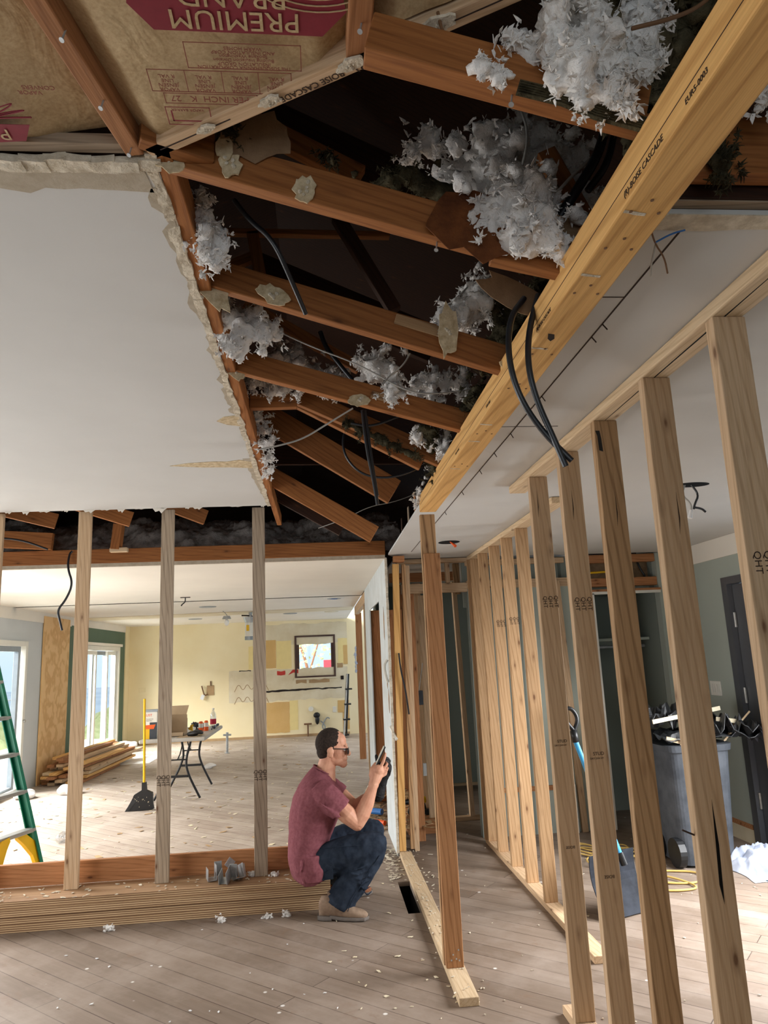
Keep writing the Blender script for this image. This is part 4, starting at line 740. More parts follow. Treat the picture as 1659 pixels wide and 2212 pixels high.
# ------------------------------------------------------------------ torn drywall and paper left on the lumber
SG = 'drywall scraps left nailed to the lumber'
def scrap(label, c, u, v, r, seed, mat='beige', th=.004, bumpy=True, stretch=(1, 1)):
    q = random.Random(seed); c = V(c)-(V((0, .038, 0)) if 1.4 < c[1] < 3 and c[0] > -.3 else V((0, 0, 0))); n = 18; r = r*1.22
    poly = [(r*stretch[0]*math.cos(6.283*k/n)*q.uniform(.75, 1.15), r*stretch[1]*math.sin(6.283*k/n)*q.uniform(.75, 1.15)) for k in range(n)]
    o = B().extr(poly, c, u, v, th).done('drywall_scrap', mat, None, label, 'scrap', SG)
    if bumpy:
        w_ = V(u).cross(V(v)).normalized(); b = B()
        for k in range(6): b.ell(c+w_*(th+.0005)+V(u)*q.gauss(0, r*.2)+V(v)*q.gauss(0, r*.2), [r*q.uniform(.1, .2)]*3, sub=1)
        b.rough(.002, 80, seed).done('gypsum_crumb', 'gypsum', o)
    return o
XP, ZP, YP = (1, 0, 0), (0, 0, 1), (0, 1, 0)
scrap('round cream drywall disc hanging under the chord broken off at brown paper', (-.011, 1.496, 2.625), XP, ZP, .026, 1, stretch=(.85, 1.2))
scrap('cream drywall scrap with white crust by the big brown paper flap', (-.178, 1.496, 2.685), XP, ZP, .026, 2, stretch=(.8, 1.1))
scrap('torn cream paper tongue standing up above the crusted scrap', (-.19, 1.492, 2.725), XP, ZP, .022, 3, bumpy=False, stretch=(.8, 1.2))
scrap('big brown-grey paper flap folded over the chord, above the crusted scrap', (-.115, 1.49, 2.755), (1, 0, .1), (-.1, -.1, 1), .062, 4, 'tanpaper', .002, False, (1.05, .85))
scrap('cream drywall corner scrap at the rim board, end of the first disc chord', (-.325, 1.462, 2.705), (1, 0, -.8), (.5, 0, 1), .026, 5, stretch=(1.3, .8))
scrap('cream drywall wedge at the rim board, end of the middle chord', (-.31, 2.04, 2.70), (.75, 0, -1), (1, 0, .6), .052, 6, stretch=(1.2, .5))
scrap('white-crusted cream scrap under the middle chord', (-.115, 2.045, 2.66), (1, 0, -.5), (.4, 0, 1), .034, 7, stretch=(1.2, .7))
scrap('cream drywall wedge at the rim board, end of the chord past the middle one', (-.31, 2.675, 2.708), (.75, 0, -1), (1, 0, .6), .036, 8, stretch=(1.2, .6))
scrap('cream disc under the chord where the white wire is tied', (.172, 2.69, 2.562), XP, ZP, .036, 9, stretch=(1.1, .6))
scrap('yellowed torn strip hanging from the middle chord among white fibreglass', (.405, 2.02, 2.53), (1, 0, .1), (0, -.1, 1), .032, 10, 'beige', .003, True, (.8, 2.2))
scrap('small crumpled scrap at the beam, end of the middle chord', (.585, 2.04, 2.43), XP, ZP, .02, 11)
scrap('brown paper sheet torn over the broken end of the disc chord', (.38, 1.485, 2.535), (1, 0, -.3), (.25, .1, 1), .095, 12, 'brownpaper', .002, False, (1.15, .75))
scrap('brown paper strip hanging between paper sheet and beam', (.55, 1.75, 2.50), (1, 0, -.55), (.5, 0, 1), .07, 13, 'tanpaper', .002, False, (1.3, .45))
scrap('grey-green paper fold at the beam, above the old stub', (.575, 1.50, 2.535), (1, 0, -.1), (.1, 0, 1), .04, 14, 'tanpaper', .003, False, (1.1, .7))
for i, (x, y, ds) in enumerate(((-.215, 1.345, 'crumbly scrap under the stamped board near the corner of the flat ceiling'), (-.075, 1.262, 'crumbly scrap under the stamped board before the printed letters'), (.085, 1.165, 'crumbly scrap under the stamped board where the short joist meets it'), (.235, 1.072, 'flared white scrap under the stamped board nearest the fibreglass'))):
    scrap(ds, (x, y, 2.688), dv, nv*-1, .014+.003*i, 30+i, 'gypsum', .006, True, (1.3, .6))
b = B()
for k in range(6): b.extr([(0, .003*k), (.08, .003*k+.004), (.14, .003*k-.004), (.25, .003*k-.002), (.25, .003*k), (.14, .003*k-.002), (.08, .003*k+.006), (0, .003*k+.002)], (.355, 1.037-.002*k, 2.512), (.965, 0, -.29), (.29, 0, .965), .008)
b.done('ply_strip', 'wool', None, 'dark layered strip peeling off the chord nearest the paper-faced bays', 'scrap')
board('gusset_plate', (.25, 2.018, 2.59), (.39, 2.018, 2.545), .035, .006, 'fir', 'grey-brown gusset remnant on the face of the middle chord', 'plate'); board('gusset_plate', (.22, 2.658, 2.59), (.30, 2.658, 2.565), .03, .006, 'fir', 'grey-brown gusset remnant on the chord with the tied wire', 'plate')
NG = 'bent nails in the ceiling lumber'
for x, y, z, ds in ((-.425, 1.12, 2.69, 'nail sticking from the orange joist, nearer one'), (-.405, 1.28, 2.69, 'nail sticking from the orange joist, middle one'), (-.385, 1.415, 2.69, 'white-tipped nail at the far end of the orange joist'), (.1, 1.08, 2.69, 'nail under the short orange joist by the printed paper'), (.36, 1.07, 2.54, 'hanging nail with plaster under the nearest old chord'), (.29, 1.481, 2.51, 'nail under the broken end of the disc chord')):
    B().cyl((x, y, z+.004), (x-.004, y-.004, z-.02), .0018, n=8).cyl((x-.004, y-.004, z-.02), (x-.0045, y-.0045, z-.0215), .005, n=10).done('nail', 'zinc', None, ds, 'nail', NG)
for k, y in enumerate((4.05, 4.35, 4.7, 5.1)): board('joist_hanger_plate', (.607, y, 2.456), (.607, y, 2.56), .05, .008, ('dark', 'red', 'grey', 'dark')[k], ORD[k]+' upright plate past the reddish post on the ceiling edge', 'plate', 'upright plates on the ceiling edge', wdir=(0, 1, 0))
# ------------------------------------------------------------------ cables and wires
def cable(name, pts, r, mat, label, cat='cable'): return B().tube(pts, r, 8, 3).done(name, mat, None, label, cat, smooth=True)
c1 = [(.66, 2.02, 2.66), (.60, 1.99, 2.58), (.575, 1.96, 2.44), (.60, 1.97, 2.32), (.67, 2.0, 2.22), (.755, 2.0, 2.125)]
c2 = [(.70, 2.0, 2.66), (.645, 1.96, 2.52), (.63, 1.95, 2.40), (.655, 1.97, 2.30), (.70, 1.99, 2.20), (.735, 2.0, 2.108)]
CP = V((0, 0, 1.58)); c1 = [CP+(V(p)-CP)*.84 for p in c1]; c2 = [CP+(V(p)-CP)*.84 for p in c2]
cable('power_cable', c1, .008, 'blackrub', 'thick black cable hanging over the beam, ending farther along the plate'); cable('power_cable', c2, .008, 'blackrub', 'second thick black cable crossing the first below the beam')
cable('power_cable', [(.74, 1.5, 2.86), (.70, 1.48, 2.75), (.64, 1.5, 2.66), (.575, 1.55, 2.57)], .012, 'blackrub', 'black cable bundle in the white fibreglass beside the beam'); cable('power_cable', [(.76, 1.5, 2.84), (.73, 1.5, 2.74), (.68, 1.52, 2.68)], .009, 'blackrub', 'short black cable next to the bundle in the white fibreglass')
cable('power_cable', [(-.2, 1.72, 2.78), (-.16, 1.72, 2.72), (-.1, 1.7, 2.655), (-.06, 1.75, 2.58), (-.02, 1.85, 2.52)], .0065, 'blackrub', 'dark grey cable dropping from behind the crusted scrap')
cable('power_cable', [(.03, 2.9, 2.97), (.05, 2.9, 2.90), (.1, 2.9, 2.83), (.18, 2.9, 2.72)], .01, 'blackrub', 'dark cable bending down behind the thin white wire')
cable('power_cable', [(.19, 2.76, 2.56), (.2, 2.75, 2.40), (.225, 2.75, 2.25), (.235, 2.75, 2.165)], .007, 'blackrub', 'straight black cable hanging from the disc with tied wire'); cable('power_cable', [(.2, 2.76, 2.56), (.215, 2.75, 2.38), (.236, 2.75, 2.20)], .006, 'blackrub', 'twin of the straight hanging black cable, close against it')
cable('power_cable', [(.16, 3.5, 2.74), (.13, 3.5, 2.66), (.15, 3.5, 2.56), (.24, 3.5, 2.47), (.40, 3.5, 2.46), (.58, 3.5, 2.54)], .006, 'blackrub', 'looped black cable behind the straight hanging ones'); cable('power_cable', [(.16, 3.1, 2.62), (.25, 3.1, 2.60), (.38, 3.1, 2.65)], .006, 'blackrub', 'short black cable arc under the steep web')
cable('wire', [(-.28, 2.6, 2.885), (-.225, 2.6, 2.878), (-.03, 2.58, 2.762), (.18, 2.55, 2.665), (.337, 2.55, 2.56), (.45, 2.56, 2.548), (.66, 2.6, 2.59)], .003, 'wire', 'thin white wire swagging right across the opening', 'wire')
cable('wire', [(-.22, 2.75, 2.40), (-.14, 2.75, 2.415), (-.05, 2.75, 2.44), (.05, 2.74, 2.50), (.15, 2.72, 2.555)], .0035, 'wire', 'white wire sagging from the rim board to the tied disc', 'wire')
cable('wire', [(.36, 2.5, 2.69), (.33, 2.5, 2.64), (.28, 2.52, 2.61), (.25, 2.5, 2.565)], .0032, 'wire', 'white wire looping down onto the fist-shaped clump', 'wire'); cable('wire', [(.0, 5.0, 2.485), (.2, 5.0, 2.55), (.37, 5.0, 2.635), (.55, 5.0, 2.66), (.74, 5.0, 2.73)], .003, 'wire', 'thin wire rising behind the lower sawn-off chord', 'wire')
cable('wire', [(.435, 1.06, 2.84), (.434, 1.06, 2.74), (.428, 1.06, 2.67)], .0032, 'wire', 'white wire hanging into the nearest fibreglass', 'wire'); cable('wire', [(.56, 1.6, 2.97), (.565, 1.58, 2.90), (.55, 1.56, 2.82), (.53, 1.6, 2.76)], .0035, 'wire', 'white wire bending down over the largest fibreglass mass', 'wire'); cable('wire', [(.70, 1.5, 2.765), (.63, 1.5, 2.70), (.56, 1.5, 2.62)], .004, 'wire', 'grey-white wire running straight across the largest fibreglass mass', 'wire'); cable('wire', [(.5, 2.1, 2.74), (.45, 2.08, 2.68)], .003, 'wire', 'short white wire at the top of the fibreglass rag', 'wire')
cable('wire', [(.53, .95, 2.567), (.60, .94, 2.58), (.65, .93, 2.60), (.70, .92, 2.66)], .0035, 'copper', 'brown wire crossing the nearest dark wool', 'wire'); cable('wire', [(.235, 1.06, 2.70), (.24, 1.06, 2.66), (.255, 1.06, 2.635)], .003, 'copper', 'thin brown wire curling behind the nearest chord', 'wire')
cable('power_cable', [(-2.04, 6.1, 2.545), (-2.06, 6.09, 2.52), (-2.06, 6.06, 2.40), (-2.01, 6.06, 2.27), (-2.06, 6.06, 2.14), (-2.125, 6.06, 2.06), (-2.10, 6.06, 1.97), (-2.08, 6.06, 1.895)], .009, 'blackrub', 'black cable curling down from the header beside a loose stud'); cable('power_cable', [(-2.6, 5.9, 2.64), (-2.4, 5.95, 2.63), (-2.2, 6.0, 2.55)], .008, 'blackrub', 'black cable lying in the loose insulation over the ladder')
t = root('ceiling_wires', (.72, 1.3, 2.44), 'loose brown, blue and white wires dangling at the ceiling edge by the beam', 'wires')
for pts, mt in (([(.70, 1.285, 2.44), (.73, 1.33, 2.42), (.765, 1.36, 2.405), (.79, 1.4, 2.39)], 'copper'), ([(.73, 1.33, 2.42), (.76, 1.31, 2.43), (.785, 1.30, 2.432)], 'blue'), ([(.735, 1.335, 2.42), (.74, 1.37, 2.40), (.76, 1.42, 2.395)], 'wire')): B().tube(pts, .002, 6, 2).done('wire', mt, t)
t = root('dangling_wires', (2.06, 3.7, 2.44), 'white and black wires dangling from the ceiling hole by the metal door', 'wires')
for pts, mt in (([(2.03, 3.71, 2.44), (2.0, 3.7, 2.38), (2.05, 3.7, 2.33), (2.04, 3.7, 2.28)], 'wire'), ([(2.07, 3.71, 2.44), (2.10, 3.7, 2.38), (2.07, 3.7, 2.33), (2.06, 3.7, 2.30)], 'blackrub'), ([(2.06, 3.7, 2.31), (2.10, 3.69, 2.30), (2.12, 3.69, 2.28)], 'blackrub')): B().tube(pts, .006, 6, 2).done('wire', mt, t)
B().cyl((2.045, 3.7, 2.295), (2.03, 3.7, 2.25), .009, .013, 10).done('wire_nut', 'bag', t)
t = B().cyl((1.06, 5.45, 2.395), (1.03, 5.5, 2.44), .012, .006, 10).done('wire_nut', 'orange', None, 'orange wire nut poking from the round hole in the white ceiling', 'wire nut')
# ------------------------------------------------------------------ litter on the floors

def chips(nm, n, f, mat, label, smin, smax, seed):
    q = random.Random(seed); b = B()
    for _ in range(n):
        x, y, z = f(q)
        if .46 < x < .605 and 4.8 < y < 5.56 and z < .01: continue
        l = q.uniform(smin, smax); a = q.random()*6.28; wd = l*q.uniform(.15, .7)
        b.extr([(-l/2, -wd/2), (l*.3, -wd*.45), (l/2, wd*.2), (-l*.2, wd/2)], (x, y, z+.0015), (math.cos(a), math.sin(a), q.uniform(-.15, .15)), (-math.sin(a), math.cos(a), q.uniform(-.2, .2)), .003)
    b.done(nm, mat, None, label, 'debris', kind='stuff')
chips('floor_litter', 420, lambda q: (q.uniform(-3.9, .4), 6.3+9.3*q.random()**1.3, .001), 'plast', 'pale plaster crumbs strewn over the kitchen floor', .015, .06, 1); chips('floor_litter', 170, lambda q: (q.uniform(-3.9, .4), 6.3+8*q.random()**1.3, .001), 'adh', 'brown wood splinters strewn over the kitchen floor', .02, .1, 2)
chips('floor_litter', 190, lambda q: (.45+abs(q.gauss(0, .14)), q.uniform(5.2, 6.4), .001), 'gypsum', 'gypsum crumbs at the foot of the white drywall end', .01, .05, 3); chips('floor_litter', 50, lambda q: (q.uniform(.0, .6), q.uniform(3.4, 6), .001), 'plast', 'scattered crumbs on the planks beside the man', .008, .035, 4)
chips('floor_litter', 240, lambda q: (q.uniform(.62, 1.0), q.uniform(6.5, 8.6), .121), 'adh', 'wood shavings heaped in the hall behind the step', .02, .1, 5); chips('floor_litter', 150, lambda q: (q.uniform(.68, 3.2), q.uniform(2.5, 6.3), .001), 'gypsum', 'white specks on the planks of the right room', .005, .018, 6)
chips('floor_litter', 150, lambda q: (q.uniform(-3.2, .0), q.uniform(5.03, 5.28), .181), 'gypsum', 'plaster dust lying on the laminated stack', .008, .04, 7); chips('floor_litter', 90, lambda q: (.632+q.gauss(0, .03), q.uniform(3.65, 6.0), .039), 'gypsum', 'gypsum grit lying on the floor plate of the reddish post', .005, .018, 8); chips('floor_litter', 160, lambda q: (q.uniform(.38, .62), q.uniform(7.0, 8.6), .001), 'adh', 'shavings and dust inside the doorway of the white partition', .02, .09, 9)
chips('floor_litter', 34, lambda q: (q.uniform(-1.6, .3), q.uniform(2.9, 4.9), .001), 'bag', 'white paint drips and crumbs on the planks before the stack', .006, .02, 10)
for i, (x, y) in enumerate(((-.39, 4.96), (-.67, 4.955), (-.27, 4.97), (-1.35, 4.95), (-.5, 5.22), (-.36, 5.19))):
    clump('fluff_tuft', ('white fluff tuft on the floor in the middle of the stack front', 'small white fluff tuft on the floor, further from the man', 'largest white fluff tuft at the foot of the stack, nearest the man', 'tiny dark-edged fluff at the foot of the stack', 'fluff tuft on the stack at the foot of the greyer loose stud', 'wispy fluff tuft on the stack right behind the greyer loose stud')[i], [(x, y, (.0 if i < 4 else .18)+.014, .02), (x+.02, y, (.0 if i < 4 else .18)+.01, .016)], 'fluff', 50+i, 12, 40, .005, group='fluff tufts', fs=.014, cat='fluff')
# ================================================================== things in the kitchen beyond the header
t = root('stepladder', (-2.42, 6.32, 0), 'green fibreglass stepladder with metal treads and yellow foot braces', 'ladder')
R0, L0 = V((-2.335, 6.55, 0)), V((-2.50, 6.06, 0)); nd = V((.947, -.32, 0)); mid = (R0+L0)/2; TOPZ = 1.78
def rail_pt(p0, z): return p0.lerp(mid, .16*z)+V((0, 0, z))-nd*(.30*z)
for p in (R0, L0):
    a, c = rail_pt(p, .0), rail_pt(p, TOPZ); b = B(); d = (c-a).normalized(); w_ = (R0-L0).normalized(); rot = Matrix((nd, w_, nd.cross(w_))).transposed()
    ln = (c-a).length; q = Matrix((d.cross(w_).normalized(), w_, d)).transposed(); b.box((a+c)/2, (.075, .008, ln), q); s_ = 1 if p is L0 else -1
    b.box((a+c)/2+q @ V((.034, s_*.014, 0)), (.008, .03, ln), q).box((a+c)/2+q @ V((-.034, s_*.014, 0)), (.008, .03, ln), q); b.done('rail', 'tealgreen', t)
for k in range(1, 6):
    z = .3*k; a, c = rail_pt(L0, z), rail_pt(R0, z); B().box((a+c)/2, ((c-a).length, .085, .03), Matrix(((c-a).normalized(), nd*-1, V((0, 0, 1)))).transposed(), .004).done('tread', 'alu', t)
for p, s_ in ((R0, -1), (L0, 1)):
    w_ = (R0-L0).normalized(); u = w_*s_
    B().extr([(0, 0), (.05, 0), (.075, .12), (.15, .22), (.2, .27), (.2, .3), (.11, .29), (.03, .22), (0, .2)], rail_pt(p, .0)+nd*.02, u, V((0, 0, 1))-nd*.3, .03).done('foot_brace', 'yellow', t)
    a = p-nd*1.0; c = rail_pt(p, TOPZ); d = (c-a).normalized(); B().box((a+c)/2, (.05, .025, (c-a).length), Matrix((d.cross(w_).normalized(), w_, d)).transposed()).done('rear_rail', 'tealgreen', t)
B().box(rail_pt((R0+L0)/2, TOPZ), (.36, .14, .06), Matrix((w_, nd*-1, V((0, 0, 1)))).transposed(), .01).done('top_cap', 'yellow', t)
t = root('broom', (-2.05, 8.75, 0), 'black angle broom with yellow handle standing upright', 'broom')
B().cyl((-2.03, 8.75, .24), (-2.047, 8.75, 1.215), .014).done('handle', 'yellow', t)
B().extr([(-.02, .30), (-.02, .22), (-.1, .175), (-.115, .15), (.1, .15), (.095, .185), (.03, .215), (.02, .30)], (-2.03, 8.78, 0), XP, ZP, .06).done('broom_head', 'black', t)
B().extr([(-.11, .155), (-.2, 0), (-.1, .0), (0, .003), (.115, .01), (.095, .155)], (-2.03, 8.775, 0), XP, ZP, .05).sub(2).rough(.006, 30).done('bristles', 'black', t)
b = B(); r_ = random.Random(3)
for k in range(13): x = r_.uniform(-.1, .09); z = r_.uniform(.04, .15); b.box((-2.03+x, 8.7245, z), (.0035, .002, r_.uniform(.004, .014)))
b.done('dust_speck', 'plast', t)
t = root('folding_table', (-1.76, 9.65, 0), 'white plastic folding table crowded with supplies', 'table')
B().box((-1.76, 9.66, .72), (.76, 1.53, .042), None, .014).done('tabletop', 'palegrey', t)
for y, s_ in ((9.25, 1), (10.2, -1)):
    for sx_ in (-1, 1): B().tube([(-1.76+sx_*.16, y+s_*.02, .70), (-1.76+sx_*.09, y+s_*.01, .44), (-1.76+sx_*.13, y, .28), (-1.76+sx_*.27, y, .012)], .014, 8, 3).done('leg', 'black', t, smooth=True)
    B().box((-1.76, y-.0, .27), (.26, .03, .028), None, .006).done('crossbar', 'black', t); B().tube([(-1.76, y, .46), (-1.76, y+s_*.2, .52), (-1.76, y+s_*.4, .70)], .008, 8, 1).tube([(-1.88, y, .46), (-1.64, y, .46)], .008, 8, 0).done('brace', 'black', t)
ZT = .742
t = root('cleaner_box', (-2.02, 9.05, ZT), 'tall white and yellow product box with orange band, at the table corner', 'box')
B().span((-2.09, 9.0, ZT), (-1.955, 9.1, 1.05), .003).done('carton', 'vinyl', t); B().span((-2.091, 8.998, ZT), (-2.04, 9.0, .86)).done('yellow_panel', 'yellow', t); B().span((-2.04, 8.998, ZT), (-1.955, 9.0, .93)).done('grey_panel', 'greyplastic', t); B().extr([(0, 0), (.1, .0), (.12, .05), (0, .045)], (-2.092, 8.999, .855), XP, ZP, .002).done('orange_band', 'orangelabel', t); B().span((-2.1, 8.995, 1.05), (-1.95, 9.105, 1.075)).done('lid', 'aluminum', t); text('RUST', .04, (-2.06, 8.997, 1.0), XP, ZP, 'orangelabel', t); text('Concentrate', .016, (-2.04, 8.997, .965), XP, ZP, 'ink', t); text('Rust Stain', .016, (-2.045, 8.997, .945), XP, ZP, 'ink', t)
b = B().span((-1.93, 9.12, ZT), (-1.67, 9.36, ZT+.006)).span((-1.93, 9.12, ZT), (-1.924, 9.36, .98)).span((-1.676, 9.12, ZT), (-1.67, 9.36, .78)).span((-1.93, 9.12, ZT), (-1.67, 9.126, .79)).span((-1.93, 9.354, ZT), (-1.67, 9.36, .98)); b.extr([(0, 0), (.24, 0), (.26, .12), (-.03, .12)], (-1.92, 9.357, .98), XP, (0, .5, .87), .004); t = b.done('open_carton', 'cardboard', None, 'open cardboard carton on the table behind the middle loose stud', 'box')
B().span((-1.81, 9.5, ZT), (-1.705, 9.58, .92), .002).done('black_box', 'black', None, 'black upright box on the table beside the carton', 'box'); text('A1', .035, (-1.765, 9.5, .82), XP, ZP, 'vinyl', bpy.data.objects['black_box'])
clump('plastic_pouch', 'silver and yellow pouch beside the black box on the table', [(-1.67, 9.55, ZT+.05, .03), (-1.65, 9.55, ZT+.08, .025), (-1.64, 9.54, ZT+.03, .025)], 'yellow', 61, 14, 0, .008, cat='pouch')
clump('purple_bag', 'dark purple bag slumped in the middle of the table', [(-1.66, 9.8, ZT+.08, .06), (-1.57, 9.8, ZT+.06, .07), (-1.52, 9.82, ZT+.05, .05)], 'tarp', 62, 20, 0, .012, cat='bag')
for i, (x, y, mt, ds) in enumerate(((-1.545, 9.62, 'orangelabel', 'small orange and white can on the table, next to the purple bag'), (-1.495, 9.72, 'orangelabel', 'slim orange spray can on the table, nearer the water bottle'))):
    t = root('spray_can', (x, y, ZT), ds, 'can'); B().cyl((x, y, ZT), (x, y, ZT+.05), .03, n=20).done('label_band', mt, t); B().cyl((x, y, ZT+.05), (x, y, ZT+.1), .03, n=20).done('can_body', 'vinyl', t); B().cyl((x, y, ZT+.1), (x, y, ZT+.125), .03, .018, 20).done('cap', mt, t)
t = root('water_bottle', (-1.44, 9.95, ZT), 'clear bottle with red label standing on the table', 'bottle')
B().loft([((-1.44, 9.95, ZT+z), (r, 0, 0), (0, r, 0)) for z, r in ((0, .036), (.01, .04), (.1, .038), (.15, .04), (.19, .034), (.225, .014), (.245, .013))], 20).done('bottle_body', 'pet', t, smooth=True); B().cyl((-1.44, 9.95, ZT+.06), (-1.44, 9.95, ZT+.125), .0405, n=20).done('label_band', 'redlabel', t); B().cyl((-1.44, 9.95, ZT+.243), (-1.44, 9.95, ZT+.262), .015, n=12).done('cap', 'vinyl', t)
B().tube([(-1.6, 9.05, ZT+.02), (-1.5, 8.98, ZT+.05), (-1.42, 9.05, ZT+.03), (-1.5, 9.14, ZT+.06), (-1.6, 9.1, ZT+.03), (-1.52, 9.0, ZT+.03), (-1.43, 9.1, ZT+.055), (-1.55, 9.12, ZT+.02)], .016, 8, 3).ell((-1.55, 9.06, ZT+.03), (.07, .05, .03)).done('cable_coil', 'black', None, 'black cable coil lying at the near edge of the table', 'cable', smooth=True)
B().tube([(-1.42, 9.9, ZT+.012), (-1.4, 10.1, ZT+.05), (-1.41, 10.25, ZT+.02), (-1.47, 10.1, ZT+.015)], .012, 8, 3).done('cable_coil', 'greyplastic', None, 'grey cable looped at the far end of the table', 'cable'); B().span((-1.72, 8.96, ZT), (-1.45, 9.3, ZT+.003)).done('paper_sheet', 'cardboard', None, 'flat brown paper sheet on the table under the black cable coil', 'paper')
# lumber heap by the plywood
PG = 'reclaimed boards heaped by the plywood'; r_ = random.Random(21); lumber = []
rows = ((0, 5), (.045, 5), (.09, 5), (.135, 5), (.18, 4), (.225, 4), (.27, 3), (.315, 2)); PL = ['bottom layer', 'second layer', 'third layer', 'fourth layer', 'fifth layer', 'sixth layer', 'seventh layer', 'very top']; PX = ['against the wall', 'next to the wall-side board', 'in the middle', 'next to the outer board', 'on the outer side']
for li, (z, n) in enumerate(rows):
    a = r_.uniform(.02, .09); xo = -3.93+.012*li
    for k in range(n):
        x = xo+.118*k; y0 = 10.7+r_.uniform(0, .5)+.03*li; L_ = r_.uniform(1.9, 2.6)
        board('lumber_board', (x, y0, z+.021), (x+a*L_, y0+L_, z+.021), .1, .038, ('red', 'lvl', 'new', 'red', 'pale')[(li*3+k*2) % 5], 'reclaimed board in the heap, %s, %s' % (PL[li], PX[k+(1 if n < 4 else 0)]), 'board', PG, wdir=(1, -a, 0))
def bag(nm, label, c, s_, mat, seed, cat='bag'):
    r = random.Random(seed); b = B().ell((c[0], c[1], c[2]+s_[2]*.8), s_, sub=4); b.rough(.035, 9, seed)
    for v in b.bm.verts: v.co.z = max(v.co.z, c[2]+.002)
    return b.done(nm, mat, None, label, cat, smooth=True)
bag('plastic_bag', 'crumpled white plastic bag in front of the lumber heap', (-3.3, 10.15, 0), (.17, .1, .06), 'bag', 1); bag('plastic_bag', 'white plastic sheet bundled under the glass door', (-3.8, 10.0, 0), (.12, .14, .06), 'bag', 2); bag('plastic_bag', 'small white bag in the far corner by the green wall', (-3.75, 14.7, 0), (.2, .2, .11), 'bag', 3); bag('plastic_bag', 'white rag on the floor under the folding table', (-1.75, 11.8, 0), (.09, .08, .035), 'bag', 4, 'rag')
B().span((-3.5, 12.8, 0), (-2.9, 13.9, .004)).done('paper_sheet', 'bag', None, 'white sheet lying on the floor beyond the lumber heap', 'paper')
t = root('drink_bottle', (-2.49, 7.43, 0), 'clear plastic bottle lying behind the board on edge', 'bottle'); B().loft([((-2.47, 7.36+y, .045), (r, 0, 0), (0, 0, r)) for y, r in ((0, .03), (.02, .042), (.13, .042), (.17, .03), (.2, .014), (.22, .013))], 16).done('bottle_body', 'pet', t, smooth=True); B().cyl((-2.47, 7.575, .045), (-2.47, 7.6, .045), .015).done('cap', 'bag', t)
# fittings on the kitchen ceiling and wall
t = root('lamp_holder', (-1.54, 12.1, 2.42), 'bare white bulb in a grey holder dangling from the kitchen ceiling', 'lamp'); B().tube([(-1.6, 12.05, 2.42), (-1.56, 12.08, 2.39), (-1.53, 12.1, 2.34)], .006, 6, 2).done('wire', 'wire', t); B().cyl((-1.54, 12.1, 2.29), (-1.54, 12.1, 2.34), .075, .05, 20).done('holder', 'zinc', t); B().ell((-1.54, 12.1, 2.235), (.04, .04, .055)).done('light_bulb', 'bulb', t, smooth=True)
t = root('ceiling_fan_motor', (-1.2, 12.6, 2.42), 'grey cylinder hanging from the kitchen ceiling with yellow sticker', 'fixture'); B().cyl((-1.2, 12.6, 2.34), (-1.2, 12.6, 2.42), .03).cyl((-1.2, 12.6, 2.24), (-1.2, 12.6, 2.34), .09, .13, 24).done('canopy', 'zinc', t); B().cyl((-1.2, 12.6, 1.97), (-1.2, 12.6, 2.24), .095, .095, 24).done('body', 'vinyl', t); B().cyl((-1.2, 12.6, 1.95), (-1.2, 12.6, 2.01), .098, n=24).done('lower_band', 'aluminum', t); B().span((-1.26, 12.502, 2.1), (-1.215, 12.51, 2.2)).done('sticker', 'yellow', t); B().tube([(-1.35, 12.6, 2.37), (-1.2, 12.58, 2.36), (-1.05, 12.6, 2.31)], .012, 6, 2).done('bracket', 'soot', t)
t = root('recessed_light', (.2, 10.26, 2.42), 'round recessed ceiling light with blue tape, near the white partition', 'light'); B().loft([((.2, 10.26, 2.412), (.14, 0, 0), (0, .14, 0)), ((.2, 10.26, 2.42), (.15, 0, 0), (0, .15, 0))], 28).done('trim_ring', 'vinyl', t); B().loft([((.2, 10.26, 2.409), (.1, 0, 0), (0, .1, 0)), ((.2, 10.26, 2.4118), (.1, 0, 0), (0, .1, 0))], 24).done('recess', 'aluminum', t); B().slab([(.16, 10.2), (.25, 10.24), (.24, 10.3), (.2, 10.32), (.15, 10.27)], 2.404, 2.4085).done('blue_tape', 'blue', t)
t = root('junction_wires', (-1.72, 9.3, 2.42), 'black wire stub hanging from a ceiling box between two loose studs', 'wires'); B().span((-1.76, 9.28, 2.412), (-1.64, 9.32, 2.42)).done('box_plate', 'soot', t); B().tube([(-1.7, 9.3, 2.41), (-1.7, 9.3, 2.36), (-1.74, 9.3, 2.33), (-1.75, 9.3, 2.31)], .008, 6, 2).done('wire', 'blackrub', t)
for x, y, ds in ((-2.35, 13.9, 'small dark fitting on the kitchen ceiling over the corner wall'), (-.55, 13.3, 'thin dark slot on the kitchen ceiling near the window'), (.2, 13.2, 'round white cover on the kitchen ceiling near the window'), (-1.68, 11.0, 'thin dark slot on the kitchen ceiling above the lamp holder')): B().loft([((x, y, 2.41), (.12, 0, 0), (0, .12, 0)), ((x, y, 2.4185), (.13, 0, 0), (0, .13, 0))], 20).done('ceiling_cover', 'plast' if 'white' in ds else 'aluminum', None, ds, 'cover')
t = root('hanging_outlet', (-2.4, YF-.03, .9), 'brown hole in the cream wall with a white outlet box dangling from it', 'outlet'); B().span((-2.42, YF-.012, .93), (-2.27, YF-.002, 1.13)).done('opening', 'adh', t); B().tube([(-2.34, YF-.02, 1.13), (-2.34, YF-.02, 1.22)], .014, 6, 1).tube([(-2.4, YF-.03, .95), (-2.46, YF-.06, .93), (-2.5, YF-.04, 1.05), (-2.52, YF-.05, 1.13)], .014, 8, 2).done('wire', 'copper', t); B().box((-2.5, YF-.06, .9), (.07, .04, .1), Matrix.Rotation(.4, 3, 'Y'), .004).done('outlet_box', 'bag', t)
